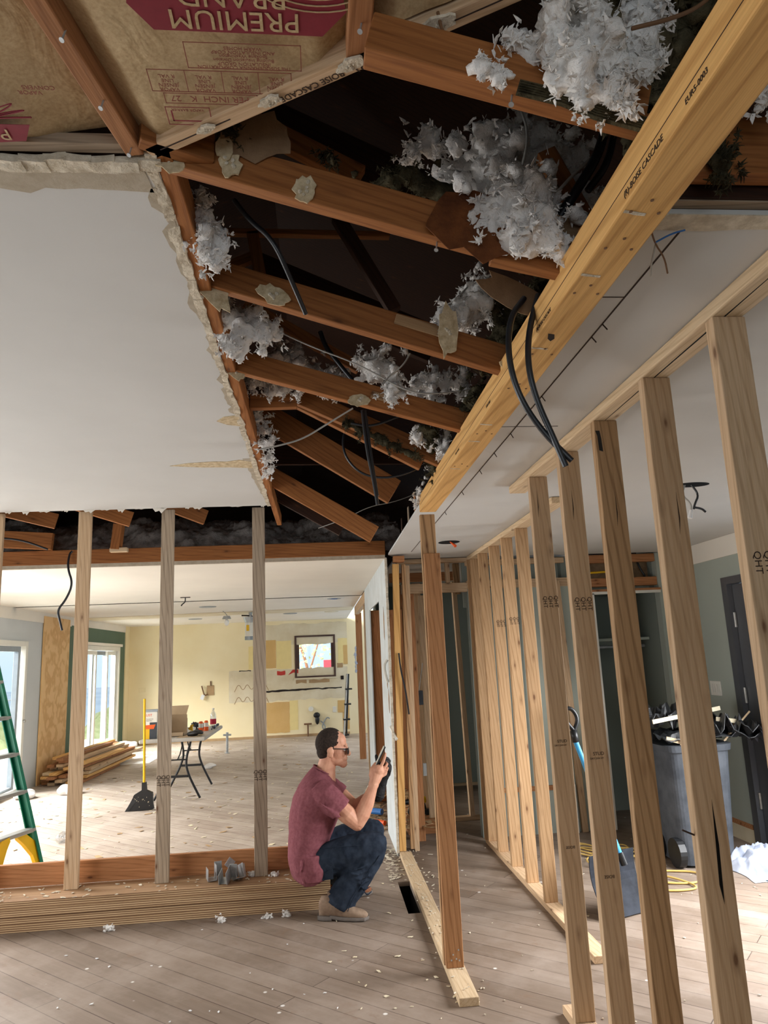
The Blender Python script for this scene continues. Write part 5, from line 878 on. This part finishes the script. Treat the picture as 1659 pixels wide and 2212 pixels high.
for x, z, ds in ((-3.75, 1.1, 'cream outlet plate on the far corner wall'), (.25, .52, 'white outlet plate on the patched wall by the far ladder')): B().box((x, YF-.008, z), (.08, .012, .12) if z < 1 else (.13, .012, .085), None, .003).done('outlet_plate', 'vinyl' if z < 1 else 'cream', None, ds, 'outlet')
t = root('drain_stub', (-.15, YF-.06, .36), 'black bagged drain stub on the patched wall', 'pipe'); B().ell((-.13, YF-.06, .42), (.07, .06, .06)).ell((-.12, YF-.06, .33), (.045, .05, .1)).done('bag_wrap', 'black', t, smooth=True); t = B().cyl((-.25, YF-.05, .55), (-.25, YF-.0, .55), .05, .055, 16).done('vent_stub', 'vinyl', None, 'white round pipe stub on the patched wall above the black drain', 'pipe')
B().tube([(-.32, YF-.05, 0), (-.32, YF-.05, .26)], .016, 8, 0).tube([(-.4, YF-.05, .25), (-.24, YF-.05, .25)], .018, 8, 0).done('copper_stub', 'copper', None, 'copper T-shaped pipe stub at the foot of the patched wall', 'pipe'); B().tube([(-.05, YF-.04, .3), (.05, YF-.08, .2), (.02, YF-.06, .1), (-.03, YF-.05, .2), (.08, YF-.06, .38), (.14, YF-.06, .34)], .012, 8, 2).done('supply_hose', 'aluminum', None, 'curled grey supply hose below the black drain stub', 'hose')
B().cyl((-1.72, 13.6, 0), (-1.72, 13.6, .36), .022).span((-1.79, 13.58, .3), (-1.65, 13.62, .33)).cyl((-1.72, 13.6, 0), (-1.72, 13.6, .01), .045).done('pipe_stub', 'zinc', None, 'grey metal pipe stub standing up from the kitchen floor', 'pipe'); B().tube([(-2.5, 13.2, .01), (-2.36, 13.4, .05), (-2.33, 13.5, .2), (-2.38, 13.5, .33)], .014, 8, 2).done('flexible_conduit', 'vinyl', None, 'white flexible conduit with red tip rising from the kitchen floor', 'conduit')
t = root('aluminum_ladder', (.42, 15.2, 0), 'small bare aluminum ladder leaning in the far kitchen corner', 'ladder')
for x0, x1, mt in ((.36, .52, 'alu'), (.42, .55, 'black')): B().tube([(x0+.05, 15.1 if mt == 'alu' else 15.45, 0), (x1, 15.3, 1.25)], .02, 8, 0).done('rail', mt, t)
for k in range(4): z = .05+.3*k; B().box((.45+.03*k, 15.22, z), (.14, .2, .025)).done('tread', 'black', t)
t = root('floor_register', (.5, 8.75, 0), 'white slotted floor register leaning by the white partition', 'register'); B().box((.48, 8.72, .06), (.1, .3, .012), Matrix.Rotation(-.9, 3, 'Y'), .003).done('plate', 'vinyl', t); b = B()
for k in range(7): b.box((.472, 8.6+.04*k, .058), (.08, .012, .006), Matrix.Rotation(-.9, 3, 'Y'))
b.done('slots', 'soot', t)
clump('hanging_rag', 'pale lilac rag hung on the far reddish post', [(.56, 11.88, 1.75, .03), (.55, 11.87, 1.62, .035), (.555, 11.87, 1.48, .04), (.545, 11.87, 1.36, .025)], 'cloth', 70, 24, 0, .012, cat='rag')
B().tube([(.42, 7.72, .055), (.565, 7.6, .055)], .03, 12, 0).done('blue_pipe', 'blue', None, 'short blue pipe on the floor behind the man', 'pipe'); B().tube([(.47, 7.32, .03), (.56, 7.22, .03)], .022, 10, 0).done('orange_pipe', 'orange', None, 'short orange pipe on the floor behind the man', 'pipe'); B().cyl((.5, 8.3, .1), (.56, 8.36, .1), .085).done('wood_round', 'pale', None, 'pale round wood offcut in the partition doorway', 'wood')
b = B().tube([(.45, 6.3, .012), (.5, 6.5, .012)], .01, 6, 0).done('wood_splinter', 'adh', None, 'brown splinter lying at the foot of the white drywall', 'wood')
# ================================================================== hall and right room
B().span((.74, 6.83, 0), (1.0, 9.0, .12)).done('step_platform', 'red', None, 'low reddish step across the hall, shavings on top', 'step')
t = root('cordless_drill', (.86, 7.02, .12), 'yellow and black cordless drill on the hall step', 'drill'); B().cyl((.78, 7.0, .25), (.93, 7.05, .25), .035, .03).done('motor_body', 'yellow', t); B().cyl((.73, 6.98, .25), (.79, 7.0, .25), .02, .03).done('chuck', 'black', t); B().tube([(.9, 7.04, .25), (.92, 7.05, .17)], .022, 10, 0).done('grip', 'black', t); B().box((.92, 7.05, .145), (.09, .07, .05), None, .006).done('battery', 'black', t)
bag('tool_bag', 'dark tool pouch beside the drill on the hall step', (.80, 6.92, .12), (.06, .05, .06), 'tarp', 8)
t = root('outlet_box', (.925, 6.87, 1.13), 'grey plastic outlet box nailed to the first hall stud', 'outlet box'); B().span((.86, 6.84, 1.12), (.935, 6.88, 1.25), .004).done('box_body', 'greyplastic', t); B().tube([(.9, 6.85, 1.25), (.93, 6.86, 1.4), (.95, 6.87, 1.5)], .004, 6, 2).tube([(.88, 6.85, 1.12), (.85, 6.85, 1.02), (.78, 6.85, .98)], .004, 6, 2).done('wire', 'wire', t)
B().span((.905, 6.85, .49), (.935, 6.875, .6), .003).done('outlet_box', 'lightgrey', None, 'pale blue-grey outlet box low on the first hall stud', 'outlet box'); B().box((1.02, 9.09, 1.48), (.16, .014, .2), None, .004).done('thermostat_plate', 'aluminum', None, 'grey wall plate on the dark sage wall at the end of the hall', 'plate')
t = root('electrical_tail', (.665, 6.1, 1.1), 'black cable tail hanging on the dark orange end stud', 'cable'); B().tube([(.65, 6.13, 1.6), (.66, 6.12, 1.45), (.69, 6.11, 1.3), (.71, 6.11, 1.1)], .007, 6, 2).done('cable', 'blackrub', t)
b = B().tube([(.56, 6.25, 1.55), (.53, 6.25, 1.5), (.545, 6.25, 1.4), (.56, 6.25, 1.36)], .012, 6, 1).tube([(.562, 6.22, 1.0), (.6, 6.14, .9)], .014, 6, 0).done('broken_trim', 'vinyl', None, 'broken white trim pieces clinging to the white drywall edge', 'trim')
t = root('wheeled_bin', (2.75, 5.5, 0), 'grey wheeled bin overflowing with black sheeting and lath', 'bin')
def rr(cx, cy_, z, a, c_): return ((cx, cy_, z), (a, 0, 0), (0, c_, 0))
b = B(); b.loft([rr(2.745, 5.5, z, .205+.05*z, .2+.06*z) for z in (.02, .25, .5, .8)], 36, 5); b.done('bin_body', 'greyplastic', t, smooth=False); b = B(); b.loft([rr(2.745, 5.5, .80, .262, .262), rr(2.745, 5.5, .845, .268, .268)], 36, 5); b.done('rim', 'greyplastic', t)
for y in (5.36, 5.66): B().cyl((2.50, y, .1), (2.55, y, .1), .1, n=24).done('wheel', 'black', t)
for x in (2.66, 2.85): B().span((x, 5.285, .1), (x+.03, 5.3, .6), .005).done('rib', 'greyplastic', t)
text('WASTE', .05, (2.6, 5.268, .66), (.25, 0, -1), (1, 0, .25), 'bag', t); text('DEPOT', .05, (2.66, 5.268, .63), (.25, 0, -1), (1, 0, .25), 'bag', t)
def sheet(nm, label, x0, x1, y0, y1, z, amp, seed, mat, cat='sheet', drop=0):
    b = B(); n = 18; g = [[b.bm.verts.new((x0+(x1-x0)*i/n, y0+(y1-y0)*j/n, z+amp*noise.noise(V((i*.45, j*.4, seed)))+amp*.4*noise.noise(V((i*1.1, j*1.2, seed)))-drop*(i/n)**2)) for j in range(n+1)] for i in range(n+1)]
    for i in range(n):
        for j in range(n): b.bm.faces.new((g[i][j], g[i+1][j], g[i+1][j+1], g[i][j+1]))
    o = b.done(nm, mat, None, label, cat); md = o.modifiers.new('t', 'SOLIDIFY'); md.thickness = .006; return o
sheet('black_sheeting', 'crumpled black roofing sheet spread over the bin, lowest one', 2.48, 3.3, 5.25, 5.75, .90, .07, 1, 'tarp'); sheet('black_sheeting', 'crumpled black roofing sheet standing up at the back of the bin', 2.45, 2.95, 5.35, 5.85, 1.03, .14, 5, 'tarp'); sheet('black_sheeting', 'black roofing sheet drooping past the bin toward the metal door', 2.85, 3.34, 5.2, 5.7, .99, .12, 9, 'tarp', drop=.1)
t = B(); r_ = random.Random(8)
LG = 'lath and splinters in the bin'
for k, (p, q, wd, mt, ds) in enumerate((((2.42, 5.3, 1.02), (2.98, 5.35, 1.09), .03, 'plast', 'white-painted lath lying across the black sheeting'), ((2.5, 5.28, .9), (2.8, 5.3, .82), .03, 'pale', 'broken pale lath poking down into the bin'), ((2.95, 5.3, .86), (3.18, 5.3, 1.06), .012, 'pale', 'thin splinter sticking up out of the bin, longer one'), ((2.97, 5.32, .86), (3.08, 5.32, 1.0), .012, 'pale', 'thin splinter sticking up out of the bin, shorter one'), ((2.9, 5.28, 1.02), (3.1, 5.28, .99), .03, 'plast', 'white-painted lath scrap at the end of the sheeting'), ((2.6, 5.27, .85), (2.62, 5.28, .98), .012, 'pale', 'short upright splinter at the bin rim'))): board('lath', p, q, wd, .006, mt, ds, 'lath', LG, bev=0)
cable('wire', [(2.73, 5.2, 1.17), (2.71, 5.2, 1.1), (2.73, 5.2, .98), (2.71, 5.22, .9), (2.76, 5.25, .85)], .007, 'wire', 'grey wire bent upright out of the bin', 'wire')
t = root('snow_shovel', (1.8, 4.55, 0), 'light blue handled shovel with black blade, leaning behind the studs', 'shovel')
B().cyl((1.605, 4.66, .99), (1.80, 4.58, .30), .016).done('handle', 'cyan', t); B().tube([(1.605, 4.66, .99), (1.595, 4.66, 1.06)], [.022, .024], 10, 0).tube([(1.60, 4.66, 1.06), (1.55, 4.66, 1.12), (1.545, 4.66, 1.2), (1.6, 4.66, 1.2), (1.635, 4.66, 1.13), (1.6, 4.66, 1.06)], .013, 8, 2).done('grip', 'black', t, smooth=True); B().cyl((1.79, 4.585, .34), (1.81, 4.575, .27), .022).done('socket', 'black', t)
b = B(); n = 14; g = []
for i in range(n+1):
    row = []
    for j in range(9):
        u = i/n; vv = j/8; ax = V((.93, .37, 0)); c0 = V((1.585, 4.56, 0)); p = c0+ax*(.36*u)+V((0, 0, .005+.33*(1-vv)-.04*(1-abs(2*u-1))*0))+V((.37, -.93, 0))*(.12*vv-.05*math.sin(vv*3.1))
        row.append(b.bm.verts.new(p))
    g.append(row)
for i in range(n):
    for j in range(8): b.bm.faces.new((g[i][j], g[i+1][j], g[i+1][j+1], g[i][j+1]))
o = b.done('blade', 'blackmatte', t); md = o.modifiers.new('t', 'SOLIDIFY'); md.thickness = .006
pts = []; r_ = random.Random(14)
for k in range(46): a = k*.55; rr_ = .16+.12*math.sin(k*1.7); pts.append((2.12+rr_*1.2*math.cos(a), 5.75+rr_*1.5*math.sin(a), .012+.012*(k % 3)))
B().tube(pts, .006, 6, 2).done('extension_cord', 'cord', None, 'yellow cord heap behind the studs, between shovel and bin', 'cord', smooth=True)
cable('extension_cord', [(1.95, 5.1, .01), (2.2, 5.3, .01), (2.4, 5.28, .01), (2.6, 5.2, .01), (2.5, 4.98, .01), (2.3, 5.0, .01), (2.15, 5.12, .01), (2.3, 5.2, .02), (2.45, 4.9, .01), (2.3, 4.85, .01), (2.05, 4.92, .01)], .007, 'cord', 'loose yellow cord loops in front of the bin', 'cord')
def pile(nm, label, c, s_, mat, seed, cat='cloth'):
    b = B(); n = 44; g = []
    for i in range(n+1):
        row = []
        for j in range(n+1):
            u, v = i/n*2-1, j/n*2-1; r_ = min(1, math.hypot(u, v)); q = V((u*2.3, v*2.3, seed)); rid = 1-abs(noise.noise(q))*1.7; rid2 = 1-abs(noise.noise(q*2.3))*1.6
            e = max(0, 1-r_**2.2); k = 1+.18*noise.noise(V((u*1.7, v*1.7, seed+5)))
            row.append(b.bm.verts.new((c[0]+u*s_[0]*k, c[1]+v*s_[1]*k, c[2]+.004+s_[2]*e**.6*(.35+.45*rid+.3*rid2))))
        g.append(row)
    for i in range(n):
        for j in range(n): b.bm.faces.new((g[i][j], g[i+1][j], g[i+1][j+1], g[i][j+1]))
    return b.done(nm, mat, None, label, cat, smooth=True)
pile('drop_cloth', 'pale blue drop cloth bunched on the floor by the metal door', (3.08, 5.2, 0), (.25, .28, .15), 'cloth', 5, 'cloth'); pile('drop_cloth', 'bright blue cloth at the foot of the pale drop cloth', (3.02, 4.88, 0), (.1, .07, .05), 'bluecloth', 6, 'cloth')
t = root('switch_plate', (XR-.005, 6.045, 1.14), 'white four-gang switch plate on the sage wall by the metal door', 'switch'); B().span((XR-.008, 5.96, 1.13), (XR, 6.13, 1.25), .002).done('plate', 'vinyl', t)
for k in range(4): B().span((XR-.013, 5.98+k*.035, 1.155), (XR-.008, 6.005+k*.035, 1.225), .001).done('rocker', 'vinyl', t)
t = root('closet_shelf', (2.85, 7.05, 1.6), 'pale closet shelf with metal rod inside the dark closet', 'shelf'); B().span((2.5, 6.85, 1.63), (3.19, 7.24, 1.655)).span((2.5, 7.2, 1.57), (3.19, 7.24, 1.63)).done('shelf_board', 'sage', t); B().cyl((2.5, 6.98, 1.575), (3.19, 6.98, 1.575), .016).done('rod', 'zinc', t)
cable('wire', [(2.45, 6.62, 2.27), (2.6, 6.62, 2.275), (2.8, 6.62, 2.28)], .01, 'yellow', 'yellow cable crossing the soffit above the closet', 'wire')
t = root('junction_box', (2.95, 6.68, 2.22), 'round metal junction box with yellow wire loop in the soffit', 'junction box'); B().cyl((2.93, 6.64, 2.25), (2.96, 6.73, 2.25), .055, n=20).done('box_body', 'zinc', t); B().tube([(2.93, 6.63, 2.26), (2.97, 6.62, 2.34), (2.94, 6.63, 2.39), (2.89, 6.64, 2.33)], .008, 6, 2).done('wire', 'yellow', t)
cable('power_cable', [(2.98, 6.65, 2.22), (3.05, 6.65, 2.2), (3.14, 6.66, 2.21), (3.1, 6.68, 2.3), (3.08, 6.7, 2.38)], .01, 'blackrub', 'black cables beside the round junction box in the soffit')
B().span((2.14, 6.535, 1.26), (2.19, 6.545, 1.72)).done('paper_label', 'bag', None, 'narrow white paper label on the sage wall behind the studs', 'label'); text('R 19  001-7020', .03, (2.165, 6.534, 1.38), (0, 0, 1), (-1, 0, 0), 'ink', bpy.data.objects['paper_label']); wall_pieces('baseboard_closet', 'red', [((1.4, 6.535, .36), (2.2, 6.549, .40))])
b = B().span((2.15, 6.5, 0), (2.2, 6.53, .4)); struct(b, 'trim_7', 'vinyl')
# metal brackets on the stack
for i, (x, y, ds, rz) in enumerate(((-.76, 5.2, 'bent metal joist hanger lying on the stack, farthest from the man', .3), (-.66, 5.12, 'square metal joist hanger on the stack, middle of three', -.2), (-.58, 5.16, 'upright twisted metal joist hanger on the stack, nearest the man', .5))):
    t = root('joist_hanger', (x, y, .18), ds, 'bracket', 'metal joist hangers on the stack'); R_ = Matrix.Rotation(rz, 3, 'Z'); R2 = R_ @ Matrix.Rotation((.0, .35, -.4)[i], 3, 'X')
    c = V((x, y, .185)); B().box(c+R2 @ V((0, 0, .002)), (.055, .09, .003), R2).box(c+R2 @ V((.027, 0, .045)), (.003, .09, .09), R2).box(c+R2 @ V((-.027, 0, .035)), (.003, .09, .07), R2).done('seat_plate', 'zinc', t); B().box(c+R2 @ V((.05, .045, .05)), (.05, .003, .09), R2).done('flange', 'zinc', t)
    if i == 2: B().box(c+R2 @ V((-.03, .03, .11)), (.05, .003, .06), R2 @ Matrix.Rotation(.8, 3, 'Y')).done('flange', 'zinc', t)
# ================================================================== the man sitting on the stack
man = root('person', (-.05, 5.05, 0), 'man in maroon t-shirt and jeans sitting on the stack, photographing with a phone', 'person')
b = B()
HY = 5.05
b.ell((.046, HY, 1.022), (.097, .076, .097)).ell((.085, HY, .968), (.066, .062, .082)).ell((.1, HY, 1.03), (.052, .06, .06))
b.limb([(.055, HY, .925), (.1, HY, .9), (.127, HY, .888)], [(.035, .058), (.028, .046), (.022, .03)], 14)
b.ell((.085, HY, .912), (.055, .054, .036)).ell((.12, HY, .925), (.032, .04, .03)).ell((.13, HY, .886), (.02, .027, .02)).ell((.143, HY, 1.006), (.016, .045, .012)).ell((.125, HY-.03, .955), (.022, .022, .026)).ell((.125, HY+.03, .955), (.022, .022, .026))
b.limb([(.15, HY, .993), (.158, HY, .97), (.166, HY, .95)], [(.011, .011), (.014, .013), (.016, .017)], 10).ell((.169, HY, .952), (.012, .011, .01)); b.ell((.158, HY-.012, .944), (.01, .008, .008)).ell((.158, HY+.012, .944), (.01, .008, .008))
b.ell((.149, HY, .925), (.01, .024, .006)).ell((.147, HY, .914), (.01, .022, .007))
for s_ in (-1, 1): b.ell((.044, HY+s_*.08, .972), (.022, .009, .036), Matrix.Rotation(.18, 3, 'Y')).ell((.04, HY+s_*.086, .982), (.02, .007, .022)).ell((.05, HY+s_*.081, .948), (.012, .008, .014))
b.ell((.012, HY, .978), (.056, .062, .06)); b.limb([(.034, HY, .95), (.012, HY, .86), (-.005, HY, .775)], [(.052, .055), (.063, .06), (.08, .085)], 18)
b.loft([((-.01, HY, .79), (.075, 0, 0), (0, .11, 0)), ((-.03, HY, .7), (.11, 0, 0), (0, .17, 0)), ((-.08, HY, .5), (.115, 0, 0), (0, .15, 0)), ((-.11, HY, .3), (.11, 0, 0), (0, .15, 0))], 20)
# near arm, bent up to the phone
b.limb([(.0, 4.915, .71), (.06, 4.875, .675), (.14, 4.862, .6), (.2, 4.868, .54)], [(.05, .05), (.054, .054), (.057, .055), (.043, .043)], 16)
b.limb([(.2, 4.868, .54), (.235, 4.87, .60), (.27, 4.875, .665), (.3, 4.882, .73), (.316, 4.888, .77)], [(.044, .044), (.052, .047), (.046, .042), (.034, .032), (.03, .036)], 16)
b.ell((.195, 4.868, .528), (.03, .03, .024))
# far arm
b.limb([(.02, 5.19, .70), (.12, 5.2, .65), (.2, 5.17, .585)], [(.05, .05), (.054, .054), (.044, .044)], 14); b.limb([(.2, 5.17, .585), (.27, 5.12, .63), (.36, 5.04, .69)], [(.044, .044), (.046, .044), (.034, .034)], 14)
# near hand, grown on the same body
h = b
h.limb([(.314, 4.889, .765), (.325, 4.895, .79), (.338, 4.90, .825), (.35, 4.905, .852)], [(.029, .035), (.036, .036), (.043, .03), (.04, .026)], 16)
h.limb([(.318, 4.905, .79), (.302, 4.915, .825), (.31, 4.925, .862), (.334, 4.93, .892)], [(.018, .017), (.0155, .015), (.012, .012), (.0095, .0095)], 10)
for (p, q, s_, e, r) in (((.362, 4.893, .865), (.385, 4.895, .905), (.398, 4.905, .935), (.402, 4.918, .952), .0105), ((.375, 4.90, .853), (.402, 4.905, .875), (.412, 4.93, .885), (.404, 4.955, .893), .0105), ((.38, 4.902, .834), (.405, 4.908, .848), (.414, 4.934, .858), (.403, 4.958, .868), .010), ((.376, 4.904, .815), (.398, 4.91, .824), (.406, 4.932, .834), (.396, 4.952, .846), .0088)):
    h.limb([p, q, s_, e], [(r*1.1, r*1.1), (r, r), (r*.92, r*.92), (r*.8, r*.8)], 10)
body = b.done('body', 'skin', man, smooth=True); remesh(body, .003, 4)
# hair, glasses, eyes
b = B(); b.ell((.043, HY, 1.023), (.1, .0785, .0995), sub=5).ell((.009, HY, .974), (.058, .0655, .062), sub=4)
def hairy(p):
    x, z = p.x, p.z
    if z > 1.07: return x < .1+.004*math.sin(p.y*300)
    if z > 1.012: return x < .082+.35*(z-1.012)+.004*math.sin(z*900)
    if z > .955: return x < .064+.25*max(0, z-.985)
    return x < .02 and z > .918+.3*max(0, x+.03)
bmesh.ops.delete(b.bm, geom=[f for f in b.bm.faces if not hairy(f.calc_center_median())], context='FACES')
b.rough(.0012, 140); hr = b.done('hair', 'hair', man, smooth=True); sl = hr.modifiers.new('thick', 'SOLIDIFY'); sl.thickness = .008; sl.offset = -1
g = B()
for s_ in (-1, 1):
    g.tube([(.163, HY+s_*.012, .985), (.16, HY+s_*.06, .988), (.158, HY+s_*.064, .972), (.16, HY+s_*.055, .95), (.164, HY+s_*.02, .95), (.166, HY+s_*.01, .97), (.163, HY+s_*.012, .985)], .003, 6, 1)
    g.tube([(.158, HY+s_*.066, .984), (.11, HY+s_*.076, .99), (.045, HY+s_*.083, .995), (.03, HY+s_*.083, .985)], .0032, 6, 1)
g.tube([(.164, HY-.012, .983), (.168, HY, .985), (.164, HY+.012, .983)], .003, 6, 1); gl = g.done('eyeglasses', 'black', man)
for s_ in (-1, 1): B().extr([(-.022, -.02), (.022, -.02), (.026, .012), (.02, .019), (-.022, .019)], (.160, HY+s_*.037, .969), (.06, 1, 0), ZP, .0015).done('lens', 'lens', gl)
for s_ in (-1, 1): B().ell((.134, HY+s_*.031, .978), (.012, .012, .012)).done('eye', 'bag', man, smooth=True)
# t-shirt
b = B()
b.loft([((-.006, HY, .85), (.063, 0, -.036), (0, .07, 0)), ((-.014, HY, .815), (.088, 0, -.036), (0, .11, 0)), ((-.02, HY, .79), (.108, 0, -.034), (0, .15, 0)), ((-.03, HY, .74), (.14, 0, -.032), (0, .195, 0)), ((-.046, HY, .665), (.166, 0, -.024), (0, .21, 0)), ((-.073, HY, .578), (.164, 0, -.016), (0, .2, 0)), ((-.105, HY, .44), (.138, 0, 0), (0, .188, 0)), ((-.128, HY, .34), (.124, 0, 0), (0, .19, 0)), ((-.122, HY, .275), (.12, 0, 0), (0, .2, 0)), ((-.112, HY, .215), (.108, 0, 0), (0, .195, 0)), ((-.104, HY, .19), (.09, 0, 0), (0, .18, 0))], 28)
b.limb([(-.04, 4.93, .745), (.01, 4.885, .712), (.06, 4.862, .672), (.1, 4.858, .632)], [(.08, .075), (.086, .08), (.082, .075), (.078, .071)], 18, end=False)
b.limb([(-.01, 5.185, .735), (.04, 5.21, .7), (.105, 5.205, .652)], [(.08, .075), (.082, .075), (.076, .07)], 18, end=False)
b.loft([((-.085, 4.875, .215), (.06, -.01, 0), (.01, .03, 0)), ((-.075, 4.865, .28), (.06, -.01, 0), (.01, .035, 0)), ((-.09, 4.872, .37), (.06, 0, 0), (0, .03, 0))], 16)
for k in range(5):
    p0 = V((-.15+.032*k, 4.848+.003*k, .215+.006*k)); b.tube([p0, p0+V((-.02-.008*k, -.004, .06)), p0+V((.0+.008*k, .012, .13))], [.005, .007], 6, 2)
for k in range(4): b.tube([(-.03+.016*k, 4.797+.004*k, .69-.018*k), (.02+.012*k, 4.784, .655-.016*k), (.065+.01*k, 4.79, .63-.008*k)], [.004, .008], 6, 2)
sh = b.done('t_shirt', 'shirt', man, smooth=True); remesh(sh, .0055, 5, ((.012, .07, 0),))
B().tube([(-.006+.064*math.cos(a), HY+.07*math.sin(a), .852-.036*math.cos(a)) for a in [i*math.pi/12 for i in range(25)]], .0045, 6, 0).done('collar', 'shirt', sh)
# jeans
b = B()
b.loft([((-.1, HY, .187), (.085, 0, 0), (0, .16, 0)), ((-.11, HY, .26), (.115, 0, 0), (0, .18, 0)), ((-.1, HY, .34), (.11, 0, 0), (0, .17, 0))], 24)
for yh, yk, yf, dx in ((4.955, 4.885, 4.865, 0), (5.15, 5.245, 5.26, .012)):
    b.limb([(-.08, yh, .295), (.02, (yh+yk)/2+.01, .325), (.14, yk+.015, .368), (.25, yk, .4), (.315+dx, yk, .412)], [(.105, .1), (.108, .1), (.1, .092), (.088, .084), (.076, .074)], 20)
    b.limb([(.315+dx, yk, .412), (.285+dx, yk, .345), (.19+dx, (yk+yf)/2, .235), (.11+dx, yf, .14), (.07+dx, yf, .068)], [(.077, .074), (.084, .08), (.092, .082), (.092, .082), (.094, .078)], 20, end=False)
for k in range(6): b.tube([(.12+.02*k, 4.80, .30-.025*k), (.17+.014*k, 4.785, .29-.03*k), (.25+.005*k, 4.80, .31-.03*k)], [.004, .007], 6, 2)
for k in range(4): b.tube([(.0+.02*k, 4.875, .40), (.02+.03*k, 4.852, .37), (.03+.04*k, 4.856, .31)], [.004, .008], 6, 2)
jn = b.done('jeans', 'jeans', man, smooth=True); remesh(jn, .006, 5, ((.014, .06, 0),))
B().tube([(.33, 4.81, .36), (.24, 4.79, .24), (.16, 4.785, .14), (.12, 4.786, .06)], .0022, 5, 2).tube([(-.04, 4.855, .405), (.05, 4.818, .425), (.2, 4.812, .425), (.3, 4.82, .43)], .002, 5, 2).done('seam', 'jeans', jn); B().extr([(0, 0), (.07, .012), (.066, .07), (-.002, .062)], (-.03, 4.856, .225), (1, -.35, 0), ZP, .003).done('back_pocket', 'jeans', jn)
# boots
for nm, x0, yh, yt, mt in (('boot', -.055, 4.875, 4.80, 'boot'), ('boot', .0, 5.25, 5.285, 'brownboot')):
    def yy(u): return yh+(yt-yh)*u
    L_ = .30; b = B(); rr_ = []
    for u, hgt, wd, base in ((.0, .075, .026, .03), (.06, .115, .036, .028), (.22, .125, .04, .026), (.4, .105, .04, .024), (.55, .078, .043, .022), (.75, .058, .047, .02), (.9, .046, .042, .02), (.97, .036, .03, .02), (1.0, .026, .012, .02)):
        c = V((x0+L_*u, yy(u), base+hgt/2-.01)); rr_.append((c, (0, 0, hgt/2), (-.02*wd, wd, 0)))
    b.loft(rr_, 20, 2.4); bt = b.done('boot', mt, man, smooth=True)
    if mt == 'boot': b2 = B().limb([(.05, 4.868, .1), (.055, 4.868, .15)], [(.052, .046), (.055, .05)], 16, end=False).done('shaft', mt, bt, smooth=True)
    s2 = B(); s2.loft([((x0+L_*u-.004, yy(u), z), (0, 0, .013), (0, wd, 0)) for u, wd, z in ((-.02, .03, .014), (.1, .042, .014), (.27, .04, .014))], 16, 5); s2.loft([((x0+L_*u, yy(u), z), (0, 0, .011), (0, wd, 0)) for u, wd, z in ((.22, .04, .022), (.45, .044, .014), (.75, .052, .013), (.92, .046, .014), (1.02, .02, .018))], 16, 5); s2.done('boot_sole', 'sole', bt)
# phone and the gloved far hand
t = root('smartphone', (.37, 4.93, .86), 'black phone with pale screen edge held up in front of the man', 'phone'); d = V((.48, 0, .877)); nn = V((-.877, 0, .48)); R_ = Matrix((d, V((0, 1, 0)), nn*-1)).transposed(); c = V((.366, 4.935, .93)); B().box(c, (.152, .076, .009), R_, .003).done('case', 'black', t); B().box(c+nn*.005, (.145, .07, .0016), R_).done('screen', 'vinyl', t); B().box(c-nn*.005+d*.05+V((0, .018, 0)), (.03, .03, .003), R_, .001).done('camera_bump', 'black', t)
b = B(); b.limb([(.352, 5.045, .672), (.372, 5.035, .73), (.392, 5.02, .785), (.405, 5.01, .82)], [(.044, .042), (.036, .036), (.031, .032), (.035, .036)], 16)
b.ell((.413, 5.0, .845), (.034, .03, .045)).ell((.43, 5.0, .858), (.018, .024, .022)); b.limb([(.39, 5.01, .84), (.372, 4.985, .87), (.352, 4.97, .905), (.345, 4.962, .935)], [(.016, .016), (.014, .014), (.012, .012), (.011, .011)], 10)
for k, z in enumerate((.9, .878, .856, .836)): b.limb([(.425, 5.0, z-.03), (.432, 4.985, z-.005), (.42, 4.965, z+.012), (.405, 4.958, z+.02)], [(.013, .013), (.0125, .0125), (.0115, .0115), (.010, .010)], 10)
gv = b.done('work_glove', 'glove', man, smooth=True); remesh(gv, .0035, 2, ((.004, .03, 0),)); B().tube([(.352+.045*math.cos(a)*.88, 5.045+.043*math.sin(a), .672-.045*math.cos(a)*.35) for a in [i*math.pi/8 for i in range(17)]], .004, 6, 0).done('cuff', 'glove', gv)
